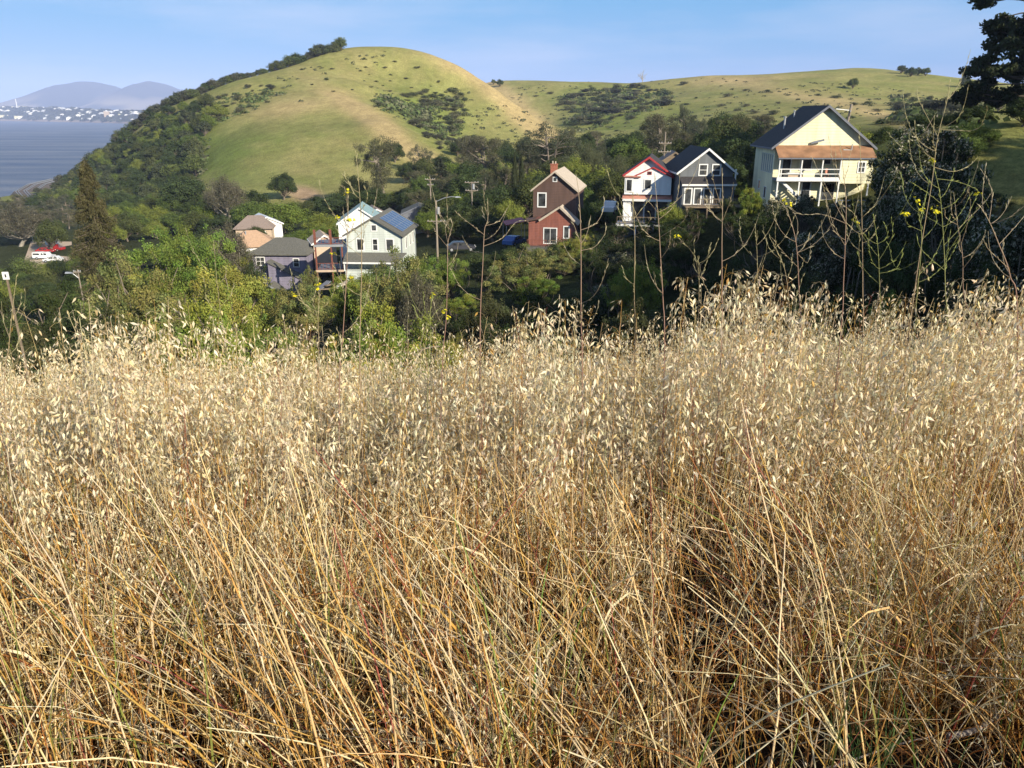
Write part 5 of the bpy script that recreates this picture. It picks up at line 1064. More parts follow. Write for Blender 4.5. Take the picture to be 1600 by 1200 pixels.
pole(74, 370, 396, 212, 'slim pole standing among the parked red cars', ((.2, .01),), None, None, .12)
car(720, 392, 118, .15, 'dark_car', 'dark car parked in shade right of the nearer utility pole', 'cardark')
car(803, 383, 116, 1.1, 'blue_car', 'blue car parked in shade left of the brown house', 'carblue')
car(953, 333, 116, 1.3, 'white_pickup', 'white pickup parked left of the white house', 'carwhite', 'pickup')
cn = empty('red_awning', at(803, 350, 122), .3); MB().poly([(-1.6, -1, 0), (1.6, -1, .5), (1.6, 1, .9), (-1.6, 1, .4), (-1.6, -1, -.08), (1.6, -1, .42), (1.6, 1, .82), (-1.6, 1, .32)], [(0, 1, 2, 3), (7, 6, 5, 4), (0, 4, 5, 1), (1, 5, 6, 2), (2, 6, 7, 3), (3, 7, 4, 0)]).build('awning_top', M['carred'], cn)
for x, y in ((-1.5, -.9), (1.5, -.9), (1.5, .9), (-1.5, .9)): MB().cyl((x, y, -2.5), (x, y, .1), .04, n=6).build('awning_leg', M['metal'], cn)
tag(cn, 'small bright red awning left of the brown house', 'awning')
# white board on a stake at the left edge
s2 = empty('board_sign', at(16, 462, 30), .1); z_ = s2.location.z; MB().box(-.12, .12, -.03, 0, .65, .95).build('board', M['white'], s2); MB().box(-.025, .03, -.042, -.032, .74, .86).build('board_mark', M['cardark'], s2)
MB().box(-.035, .035, .002, .06, -6, .92).build('stake', M['wood'], s2); tag(s2, 'small white board with a dark mark on a stake at the left edge', 'sign')
# rubbish pile under the decks
js = empty('tarp_pile', at(520, 452, 107), .4); rgj = random.Random(4)
for i, mt in enumerate(['wood', 'white', 'bluegrey', 'tanroof', 'white', 'wood']):
    x = rgj.uniform(-2, 2); MB().bar((x - 1.0, rgj.uniform(-1, 1), rgj.uniform(0, .8)), (x + 1.0, rgj.uniform(-1, 1), rgj.uniform(.2, 1.2)), rgj.uniform(.1, .5), .06).build('board', M[mt], js)
tag(js, 'jumble of boards and white sheeting below the stacked decks', 'pile of boards')

# railway by the water
tk = empty('railway_track', (0, 0, 0)); bed = MB(); A = [at(70, 325, 400), at(52, 308, 455), at(42, 299, 495), at(60, 291, 545), at(95, 288, 590)]
A = [Vector((a.x, a.y, 4.2)) for a in A]
for i in range(len(A) - 1):
    a, b = A[i], A[i + 1]; d_ = (b - a).normalized(); n_ = Vector((-d_.y, d_.x, 0))
    bed.poly([a - n_ * 7, a + n_ * 7, b + n_ * 7, b - n_ * 7, a - n_ * 13 - Vector((0, 0, 6)), a + n_ * 13 - Vector((0, 0, 6)), b + n_ * 13 - Vector((0, 0, 6)), b - n_ * 13 - Vector((0, 0, 6))], [(0, 1, 2, 3), (0, 3, 7, 4), (1, 5, 6, 2), (0, 4, 5, 1), (3, 2, 6, 7)])
bed.build('ballast', M['ballast'], tk)
for o_ in (-5.2, -3.8, .3, 1.7, 4.6, 6.0):
    rl = MB()
    for i in range(len(A) - 1):
        a, b = A[i], A[i + 1]; d_ = (b - a).normalized(); n_ = Vector((-d_.y, d_.x, 0)); rl.bar(a + n_ * o_ + Vector((0, 0, .2)), b + n_ * o_ + Vector((0, 0, .2)), .12, .15)
    rl.build('rail', M['metal'], tk)
tag(tk, 'railway tracks curving along the shore at the left', 'railway')

# town across the water
hm = MB().box(-6, 6, 0, 9, -4, 5).prism([(-6.5, 5), (6.5, 5), (0, 8)], -.5, 9.5); h0 = hm.build('far_house', M['white']); rg = random.Random(12)
bg_ = MB().box(-22, 22, 0, 14, -6, 9).box(-23, 23, -1, 15, 9, 10); b0 = bg_.build('long_building', M['yellowwall']); first = [True, True]
for i in range(120):
    px = rg.uniform(-60, 235); s_ = rg.uniform(.06, .95); p = shore_pt(px, s_); o = h0 if first[0] else h0.copy()
    if not first[0]: C.objects.link(o)
    first[0] = False; o.location = p; o.rotation_euler = (0, 0, rg.uniform(-.6, .6)); k = rg.uniform(.9, 2.4); o.scale = (k, k, k * rg.uniform(.7, 1)); tag(o, 'tiny white house in the town on the far shore', 'house', 'houses of the far town')
for px, s_, k in [(10, .8, .8), (25, .9, 1.0), (37, .93, 1.1), (59, .9, .9), (70, .9, .8), (78, .92, 1.0), (105, .85, .9), (130, .7, .6), (5, .12, 1.6), (28, .1, 1.3), (-30, .3, 2), (-15, .85, 1.2), (190, .4, .8)]:
    o = b0 if first[1] else b0.copy()
    if not first[1]: C.objects.link(o)
    first[1] = False; o.location = shore_pt(px, s_); o.scale = (k, k, k); tag(o, 'long pale building on the low ridge of the far shore', 'building', 'long buildings of the far town')
p = shore_pt(29, .8); ck = MB().cyl((0, 0, -3), (0, 0, 72), 3.6, 2.4, 12).build('smokestack', M['white'], None, p); tag(ck, 'thin white smokestack on the far shore', 'smokestack')
p = shore_pt(166, .25); tw = empty('apartment_tower', p); MB().box(-13, 13, 0, 16, -5, 30).build('wall', M['beigewall'], tw); MB().box(-14, 14, -1, 17, 30.01, 32).build('roof', M['white'], tw); MB().box(-3, 3, 4, 10, 32, 36).build('lift_house', M['white'], tw); tag(tw, 'pale apartment tower by the far shore, tallest block there', 'building')
# dark woods of the far shore
nm = NM(); rgn = np.random.default_rng(9); n = 1500
for i in range(n):
    px = rgn.uniform(-150, 260); s_ = rgn.uniform(.03, 1.1); p = np.array(shore_pt(px, min(s_, 1))); r = rgn.uniform(6, 15)
    q = rdir(rgn, 14); q[:, 2] = np.abs(q[:, 2]); Pq = p + q * np.array([r * 1.3, r, r * .8]); N_ = nrm(q + rdir(rgn, 14) * .4); D = nrm(np.cross(N_, rdir(rgn, 14))); S = np.cross(N_, D)
    kites(nm, Pq - D * r * .6, D, S, np.full(14, r * 1.2), np.full(14, r * .5), np.array([.05, .06, .035])[None] * rgn.uniform(.8, 1.3, (14, 1)), .5)
tag(link('far_woods', nm.mesh('far_woods', M['leaf'])), 'dark woods between the houses of the far shore', 'woods', None, 'stuff')

# irregular mats of scrub filling the thickets between the single bushes
nm = NM(); rgn2 = np.random.default_rng(19)
for poly, n_, md_, sz_ in (([(580, 158), (600, 150), (650, 165), (700, 150), (725, 160), (728, 190), (712, 212), (740, 245), (715, 245), (680, 212), (640, 190), (600, 174)], 420, 2.2, (1.0, 3.0)), ([(860, 155), (960, 135), (1040, 140), (1050, 165), (960, 190), (905, 208), (880, 200), (905, 170)], 520, 2.4, (1.4, 4.2)),
                     ([(90, 300), (200, 222), (250, 185), (310, 165), (400, 140), (450, 145), (400, 170), (330, 205), (312, 300), (200, 330), (90, 325)], 700, 2.4, (.9, 3.2)), ([(1060, 200), (1210, 185), (1200, 232), (1050, 240)], 160, 3, (.8, 2.2)), ([(1390, 150), (1540, 160), (1535, 195), (1400, 190)], 240, 3, (1.2, 3))):
    pts = scatter(poly, n_, md_, 900 + n_); X, Y, Z, ok = hits([p[0] for p in pts], [p[1] for p in pts]); dn = fbm(NC, X / 13, Y / 13); pk = ok & (dn > .40)
    for x, y, z, d_ in zip(X[pk], Y[pk], Z[pk], dn[pk]):
        r = rgn2.uniform(*sz_) * (.6 + (d_ - .4) * 3); m_ = 26; q = rdir(rgn2, m_); q[:, 2] = np.abs(q[:, 2]); Pq = np.array([x, y, z]) + q * np.array([r * rgn2.uniform(1, 1.8), r, r * .5]) * rgn2.uniform(.5, 1, (m_, 1)); N_ = nrm(q + rdir(rgn2, m_) * .6); D = nrm(np.cross(N_, rdir(rgn2, m_))); S = np.cross(N_, D)
        kites(nm, Pq - D * r * .25, D, S, np.full(m_, r * .5), np.full(m_, r * .2), np.array([[.125, .155, .055], [.15, .155, .08], [.10, .135, .045]][rgn2.integers(3)])[None] * rgn2.uniform(.7, 1.3, (m_, 1)), .5)
tag(link('thicket_scrub', nm.mesh('thicket_scrub', M['leaf'])), 'irregular mats of green grey scrub in the hill gullies', 'scrub', None, 'stuff')

# short scrub too small and too many to count, on the hills
nm = NM(); N_s = 2600; pts = scatter([(330, 160), (450, 110), (600, 80), (720, 110), (780, 140), (860, 130), (1200, 120), (1560, 150), (1560, 190), (1400, 210), (1150, 235), (900, 235), (740, 240), (640, 200), (560, 150), (420, 165), (330, 215)], 1500, 2.0, 77)
X, Y, Z, ok = hits([p[0] for p in pts], [p[1] for p in pts])
dens = fbm(NB, X / 30, Y / 30); pick = ok & (dens > np.where(X < 20, .55, .47)) & (Y > 300)
for x, y, z in zip(X[pick], Y[pick], Z[pick]):
    r = rgn.uniform(.6, 1.7); q = rdir(rgn, 12); q[:, 2] = np.abs(q[:, 2]); Pq = np.array([x, y, z]) + q * np.array([r, r, r * .55]); N_ = nrm(q + rdir(rgn, 12) * .5); D = nrm(np.cross(N_, rdir(rgn, 12))); S = np.cross(N_, D)
    kites(nm, Pq - D * r * .4, D, S, np.full(12, r * .8), np.full(12, r * .3), np.array([.10, .11, .055])[None] * rgn.uniform(.7, 1.3, (12, 1)), .5)
tag(link('low_scrub', nm.mesh('low_scrub', M['leaf'])), 'low scrub dotted over the hill grass', 'scrub', None, 'stuff')

# ------------------------------------------------------------------ the near field of wild oats
rg = np.random.default_rng(2024)
def G(x, y): return H(x, y)
def field(n, y0=1.25, y1=6.2, dens_pow=1.0, pad=.35):
    X_ = np.empty(0); Y_ = np.empty(0)
    while len(X_) < n:                         # clumpy: gaps between the tufts, and bare soil at the lower right
        y = y0 + (y1 - y0) * rg.random(n) ** dens_pow; hw = y * 0.70 + pad; x = rg.uniform(-1, 1, n) * hw
        q = fbm(NB, x / .33 + 9, y / .33, 3); pr = .10 + .90 * ss(.38, .60, q); pr = np.where(y > 3.2, np.maximum(pr, .6), pr)
        pr = pr * (1 - .93 * np.exp(-((x - .85) / .55) ** 4 - ((y - 1.5) / .30) ** 4)) * (1 - .6 * np.exp(-((x - .1) / .25) ** 2 - ((y - 2.2) / .2) ** 2)); k = rg.random(n) < pr; X_ = np.r_[X_, x[k]]; Y_ = np.r_[Y_, y[k]]
    return X_[:n], Y_[:n]
def pxof(x, y): return 800 + FPX * x / (y * math.cos(PITCH) + 1.2 * math.sin(PITCH))
def tallness(px): return np.interp(px, [-200, 20, 60, 130, 175, 230, 330, 420, 520, 640, 720, 800, 860, 950, 1060, 1110, 1180, 1240, 1330, 1420, 1500, 1570, 1650, 1900],
                                   [.92, .92, .92, 1.09, 1.10, 1.0, 1.02, .98, .96, .91, .92, 1.04, 1.02, 1.0, 1.07, 1.17, 1.16, 1.08, 1.08, 1.12, 1.16, 1.18, 1.18, 1.18])
PALE = np.array([.86, .74, .49]); STRAW = np.array([.84, .65, .34]); GOLD = np.array([.68, .42, .12]); RUST = np.array([.40, .18, .055]); GRN = np.array([.26, .31, .08]); RED = np.array([.42, .12, .09]); CREAM = np.array([.88, .77, .54])
def palette(n, cols, wts):
    c = np.array(cols)[rg.choice(len(cols), n, p=np.array(wts) / sum(wts))]; return c * rg.uniform(.78, 1.15, (n, 1)) * (1 + rg.uniform(-.06, .06, (n, 3)))
def stems(n, x, y, h_, lean, leandir, K=8, curve=.35, z0=0):
    """curved stems: lean = tilt from vertical (radians), direction angle leandir"""
    b = np.stack([x, y, G(x, y) + z0], -1); t = np.linspace(0, 1, K)[None, :, None]
    d = np.stack([np.cos(leandir), np.sin(leandir), 0 * lean], -1)[:, None]
    an = lean[:, None, None] * (1 - curve + curve * 2 * t)
    seg = np.sin(an) * d + np.cos(an) * np.array([0, 0, 1.]); P = np.cumsum(seg, 1) - seg[:, :1]; P = P / (K - 1) * h_[:, None, None]
    wob = rg.normal(size=(n, K, 3)) * .004 * h_[:, None, None]; wob[:, 0] = 0
    return b[:, None] + P + wob
oats = NM()
def oat_plants(n, x, y, h_, lean, ld, nsp, sz=1.0, cols=None, stemr=.0011):
    K = 9; P = stems(n, x, y, h_, lean, ld, K, .45)
    sc_ = palette(n, [STRAW, PALE, GOLD, RUST, GRN, RED], [5, 4, 3, 1.0, .6, .4]) if cols is None else cols
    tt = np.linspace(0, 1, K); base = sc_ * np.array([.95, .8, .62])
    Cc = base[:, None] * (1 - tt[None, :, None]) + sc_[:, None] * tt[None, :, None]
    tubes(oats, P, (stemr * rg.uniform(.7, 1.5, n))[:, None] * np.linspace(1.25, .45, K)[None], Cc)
    # panicle: spikelets hung from hair-thin branchlets along the upper stem
    N = n * nsp; pi = np.repeat(np.arange(n), nsp); u = 1 - .36 * rg.random(N) ** .9; f = u * (K - 1); k = np.minimum(f.astype(int), K - 2); fr = (f - k)[:, None]
    A = P[pi, k] * (1 - fr) + P[pi, k + 1] * fr
    side = np.tile(rdir(rg, n) * np.array([1, 1, 0]), (1, 1))[pi]; dd = nrm(rdir(rg, N) * np.array([1, 1, .25]) + side * .6)
    ln = rg.uniform(.012, .062, N) * (1.25 - u)[:, ] * 2.2 * sz + .006
    B = A + dd * ln[:, None] + np.array([0, 0, 1.]) * (ln * rg.uniform(-.25, .6, N))[:, None]
    mid = (A + B) / 2 + np.array([0, 0, .008])
    tubes(oats, np.stack([A, mid, B], 1), np.full((N, 3), .00034), np.repeat((sc_[pi] * .9)[:, None], 3, 1))
    D = nrm(dd * rg.uniform(.1, .75, N)[:, None] + np.array([0, 0, -1.]) * rg.uniform(.25, 1.2, N)[:, None] + rdir(rg, N) * .22)
    S = nrm(np.cross(D, rdir(rg, N))); Nn = np.cross(D, S); L = rg.uniform(.016, .026, N) * sz; W = L * rg.uniform(.10, .17, N)
    cc = palette(N, [CREAM, PALE, STRAW, GOLD * .9], [6, 6, 2.4, .5]); op = rg.uniform(.06, .26, N)[:, None]
    D1 = nrm(D + Nn * op); D2 = nrm(D - Nn * op)
    kites(oats, B, D1, nrm(S + Nn * .3), L, W, cc, .38); kites(oats, B, D2, nrm(S - Nn * .3), L * .93, W, cc * .95, .38)
# main stand
n = 6000; x, y = field(n, 1.9, 6.2, .85); _lo = y < 2.75; h_ = (.80 * tallness(pxof(x, y)) * (.9 + .2 * fbm(NC, x / .22, y / .22 + 5, 2)) * rg.uniform(.60, 1.08, n)) * np.interp(y, [1.9, 2.6, 6], [.66, .92, 1.0])
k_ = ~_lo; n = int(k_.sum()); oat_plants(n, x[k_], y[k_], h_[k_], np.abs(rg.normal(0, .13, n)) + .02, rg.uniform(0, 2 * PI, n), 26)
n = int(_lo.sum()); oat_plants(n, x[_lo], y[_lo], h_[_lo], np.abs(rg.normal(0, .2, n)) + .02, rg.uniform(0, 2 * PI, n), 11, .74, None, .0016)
# shorter oats and brome under them
n = 2600; x, y = field(n, 2.1, 5.6); h_ = rg.uniform(.34, .68, n)
oat_plants(n, x, y, h_, np.abs(rg.normal(0, .2, n)), rg.uniform(0, 2 * PI, n), 15, .72, None, .0009)
n = 700; x, y = field(n, 1.3, 2.6); h_ = rg.uniform(.22, .6, n)
oat_plants(n, x, y, h_, np.abs(rg.normal(0, .3, n)), rg.uniform(0, 2 * PI, n), 9, .6, None, .0009)
# tallest stems, standing out against the dark valley
n = 620; y = rg.uniform(2.1, 5.6, n); x = rg.uniform(-1, 1, n) * (y * .70 + .2); h_ = .90 * tallness(pxof(x, y)) * rg.uniform(.93, 1.27, n)
oat_plants(n, x, y, h_, np.abs(rg.normal(0, .11, n)) + .03, rg.normal(PI * .05, 1.2, n), 34, 1.12)
for (cx, n) in ((150, 20), (175, 10), (280, 8), (395, 7), (800, 13), (905, 8), (1110, 22), (1130, 12), (1215, 10), (1440, 12), (1520, 15), (1475, 7), (1560, 10)):       # dense tall clumps seen against the trees
    yy = rg.uniform(2.3, 3.1, n); xx = (cx - 800 + rg.normal(0, 42, n)) / FPX * (yy * math.cos(PITCH) + .9 * math.sin(PITCH))
    gz = G(xx, yy); topz = np.array([at(cx, {150: 462, 175: 492, 280: 470, 395: 490, 800: 455, 905: 470, 1110: 412, 1130: 440, 1215: 430, 1440: 455, 1520: 425, 1475: 405, 1560: 440}[cx] + q, b_).z for q, b_ in zip(np.abs(rg.normal(0, 55, n)), yy)])
    oat_plants(n, xx, yy, np.clip(topz - gz, .6, 1.5), np.abs(rg.normal(0, .07, n)) + .02, rg.normal(0, 1.0, n), 38, 1.2)
def sides(n, w_=2.6):       # the field goes on to both sides, past the picture's edges
    y = rg.uniform(.2, 6.2, n); sd = np.where(rg.random(n) < .5, -1, 1); x = sd * (y * .70 + .3 + w_ * rg.random(n)); return x, y
_rk = rg; rg = np.random.default_rng(77)
n = 3600; x, y = sides(n); h_ = .80 * tallness(pxof(x, y)) * rg.uniform(.6, 1.06, n); oat_plants(n, x, y, h_, np.abs(rg.normal(0, .14, n)) + .02, rg.uniform(0, 2 * PI, n), 16, 1.05)
rg = _rk
tag(link('wild_oats', oats.mesh('wild_oats', M['straw'])), 'dry wild oats heavy with pale papery spikelets', 'grass', None, 'stuff')
# dry straw: long lodged stalks, leaning away to the upper left
st = NM(); n = 4600; x, y = field(n, 1.2, 5.4, 1.15); h_ = rg.uniform(.45, 1.0, n)
P = stems(n, x, y, h_, rg.uniform(.3, 1.35, n), np.where(rg.random(n) < .72, rg.normal(PI * .78, .5, n), rg.uniform(0, 2 * PI, n)), 8, .62)
c = palette(n, [STRAW, PALE, GOLD, RUST, GRN, RED], [7, 7, 5, 2.5, .5, .7]); tt = np.linspace(0, 1, 8)[None, :, None]
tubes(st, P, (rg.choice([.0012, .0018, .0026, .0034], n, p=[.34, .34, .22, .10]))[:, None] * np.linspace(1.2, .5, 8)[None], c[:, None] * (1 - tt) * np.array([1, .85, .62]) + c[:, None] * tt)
# the same in every direction
n = 3800; x, y = field(n, 1.15, 5.2, 1.1); h_ = rg.uniform(.2, .72, n); P = stems(n, x, y, h_, np.abs(rg.normal(0, .5, n)), rg.uniform(0, 2 * PI, n), 7, .5)
c = palette(n, [STRAW, PALE, GOLD, RUST, GRN, RED], [5, 4, 6, 5, .5, .8]); tt = np.linspace(0, 1, 7)[None, :, None]
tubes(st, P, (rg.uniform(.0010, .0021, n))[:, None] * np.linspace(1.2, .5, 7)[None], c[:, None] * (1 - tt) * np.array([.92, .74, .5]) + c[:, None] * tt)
# broken stalks with a sharp kink
n = 2400; x, y = field(n, 1.2, 5.0, 1.1); h_ = rg.uniform(.3, .85, n); P = stems(n, x, y, h_, np.abs(rg.normal(0, .35, n)), rg.uniform(0, 2 * PI, n), 8, .3)
kk = rg.integers(2, 6, n); bd = nrm(rdir(rg, n) * np.array([1, 1, .3]) + np.array([-.3, .2, -.35]))
for i in range(n):
    j = kk[i]; sg_ = np.linalg.norm(P[i, 1] - P[i, 0]); P[i, j:] = P[i, j - 1] + bd[i] * sg_ * (np.arange(8 - j) + .9)[:, None]
c = palette(n, [STRAW, PALE, GOLD, RUST], [7, 5, 4, 3]); P[..., 2] = np.maximum(P[..., 2], G(P[..., 0], P[..., 1]) + .01)
tubes(st, P, (rg.uniform(.0009, .0026, n))[:, None] * np.linspace(1.2, .6, 8)[None], c[:, None] * (1 - tt[:, :1] * 0) * np.linspace(.75, 1, 8)[None, :, None])
# dry curled blades: ribbons with a fold
def blades(nm, n, x, y, h_, lean, ld, wd, c, curve=.9, z0=0, K=6):
    P = stems(n, x, y, h_, lean, ld, K, curve, z0); T = nrm(P[:, -1] - P[:, 0]); S = nrm(np.cross(T, rdir(rg, n)))[:, None]
    w_ = wd[:, None, None] * np.array([.5, 1, .95, .75, .45, .05])[None, :, None]; A = P + S * w_; B = P - S * w_
    V = np.stack([A, B], 2).reshape(-1, 3); idx = np.arange(n * K * 2).reshape(n, K, 2); F = np.stack([idx[:, :-1, 0], idx[:, 1:, 0], idx[:, 1:, 1], idx[:, :-1, 1]], -1).reshape(-1, 4)
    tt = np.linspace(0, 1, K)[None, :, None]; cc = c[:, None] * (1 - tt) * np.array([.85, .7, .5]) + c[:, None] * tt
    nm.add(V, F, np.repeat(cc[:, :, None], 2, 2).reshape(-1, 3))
n = 10500; x, y = field(n, 1.1, 5.2, 1.1); h_ = rg.uniform(.10, .46, n)
blades(st, n, x, y, h_, rg.uniform(.1, 1.5, n), rg.uniform(0, 2 * PI, n), rg.uniform(.0008, .0026, n), palette(n, [STRAW, PALE, GOLD, RUST, RUST * .5], [4, 3, 4, 5, 4]))  # darkened rust tone paints shade low in the straw
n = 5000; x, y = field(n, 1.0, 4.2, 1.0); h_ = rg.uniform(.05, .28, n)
blades(st, n, x, y, h_, rg.uniform(.9, 1.6, n), rg.uniform(0, 2 * PI, n), rg.uniform(.0008, .0028, n), palette(n, [STRAW, RUST, GOLD, RUST * .5], [2, 5, 2, 9]), .4, .012)  # mostly darkened rust: shade put into the colour of the thatch
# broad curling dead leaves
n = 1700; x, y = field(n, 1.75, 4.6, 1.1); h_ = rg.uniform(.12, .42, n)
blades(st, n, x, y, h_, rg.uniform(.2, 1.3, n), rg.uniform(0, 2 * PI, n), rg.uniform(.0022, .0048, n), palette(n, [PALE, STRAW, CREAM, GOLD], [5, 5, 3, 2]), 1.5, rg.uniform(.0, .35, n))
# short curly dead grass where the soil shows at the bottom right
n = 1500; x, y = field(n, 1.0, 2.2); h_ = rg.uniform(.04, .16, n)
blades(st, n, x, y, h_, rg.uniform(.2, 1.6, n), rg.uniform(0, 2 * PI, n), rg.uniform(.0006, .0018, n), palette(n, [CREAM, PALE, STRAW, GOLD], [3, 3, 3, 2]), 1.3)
_rk = rg; rg = np.random.default_rng(78)
n = 4200; x, y = sides(n); h_ = rg.uniform(.3, .9, n); P = stems(n, x, y, h_, rg.uniform(.1, 1.2, n), rg.uniform(0, 2 * PI, n), 6, .5)
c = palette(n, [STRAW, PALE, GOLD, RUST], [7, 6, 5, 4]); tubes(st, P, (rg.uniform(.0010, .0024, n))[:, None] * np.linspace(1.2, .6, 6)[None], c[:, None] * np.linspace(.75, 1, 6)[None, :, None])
n = 5200; x, y = sides(n); blades(st, n, x, y, rg.uniform(.1, .4, n), rg.uniform(.1, 1.5, n), rg.uniform(0, 2 * PI, n), rg.uniform(.001, .0028, n), palette(n, [STRAW, PALE, GOLD, RUST], [4, 3, 5, 6]))
rg = _rk
tag(link('dry_straw', st.mesh('dry_straw', M['straw'])), 'tangle of lodged golden and rusty dead straw', 'grass', None, 'stuff')
gb = NM(); n = 820; x, y = field(n, 1.25, 4.5, 1.3); k = np.interp(pxof(x, y), [0, 300, 600, 1100, 1300, 1600], [1, .8, .5, .6, 1, 1.2]) > rg.random(n); x = x[k]; y = y[k]; n = len(x)
blades(gb, n, x, y, rg.uniform(.25, .75, n), rg.uniform(.02, .4, n), rg.uniform(0, 2 * PI, n), rg.uniform(.0012, .0034, n), palette(n, [(.17, .27, .05), (.26, .32, .08), (.40, .40, .12)], [3, 4, 4]), 1.0)
n = 110; y = rg.uniform(1.3, 1.7, n); x = (rg.choice([0, 1, 2], n, p=[.6, .25, .15]) * -0.45 + 1.0) * rg.uniform(.85, 1.05, n)
blades(gb, n, x, y, rg.uniform(.08, .35, n), rg.uniform(.05, .5, n), rg.uniform(0, 2 * PI, n), rg.uniform(.0010, .0030, n), palette(n, [(.10, .20, .07), (.16, .26, .10)], [3, 2]), 1.0)
tag(link('green_blades', gb.mesh('green_blades', M['straw'])), 'few green grass blades among the straw', 'grass', None, 'stuff')
# fallen leaves and a dead twig on the dark soil at the bottom right
def ground_leaf(px, py, ln, rz, label):
    p = at(px, py, 1.75); d = p - Vector((0, 0, CAMZ)); t = 1.0
    for k in range(200):
        q = Vector((0, 0, CAMZ)) + d * (.6 + k * .004)
        if q.z < h1(q.x, q.y) + .03: break
    n = 9; u = np.linspace(0, 1, n); wv = np.sin(u * PI) ** .7 * ln * .27; V = []
    for i in range(n):
        for s_ in (-1, 0, 1): V.append(((u[i] - .5) * ln, s_ * wv[i], .012 * ln * 8 * abs(s_) + .25 * ln * (u[i] - .5) ** 2 + .004 * math.sin(i * 2)))
    F = [(i * 3 + j, i * 3 + 3 + j, i * 3 + 4 + j, i * 3 + 1 + j) for i in range(n - 1) for j in (0, 1)]
    nm = NM(); nm.add(V, F, np.array([.36, .17, .08])); o = link('dead_leaf', nm.mesh('dead_leaf', M['stalk'], True), None, q + Vector((0, 0, .015))); o.rotation_euler = (.5, .15, rz); tag(o, label, 'leaf')
ground_leaf(1208, 1130, .085, .5, 'curled reddish brown dead leaf on bare soil at the bottom right')
ground_leaf(1400, 1180, .07, 2.2, 'darker dead leaf on bare soil near the bottom edge')
def ground_twig(a, b, r, label):
    pts = []
    for t in np.linspace(0, 1, 9):
        px = a[0] + (b[0] - a[0]) * t; py = a[1] + (b[1] - a[1]) * t + 9 * math.sin(t * 5); d = at(px, py, 1.75) - Vector((0, 0, CAMZ))
        for k in range(250):
            q = Vector((0, 0, CAMZ)) + d * (.6 + k * .004)
            if q.z < h1(q.x, q.y) + .05: break
        pts.append(tuple(q))
    nm = NM(); tubes(nm, np.array([pts]), np.linspace(r, r * .5, 9)[None], [.42, .36, .30], 7); tag(link('dead_twig', nm.mesh('dead_twig', M['bark'], True)), label, 'twig')
ground_twig((1180, 1215), (1455, 1160), .0045, 'thin pale dead twig lying on dark soil at the bottom')
ground_twig((1480, 1150), (1610, 1095), .010, 'thick grey dead branch at the bottom right corner')

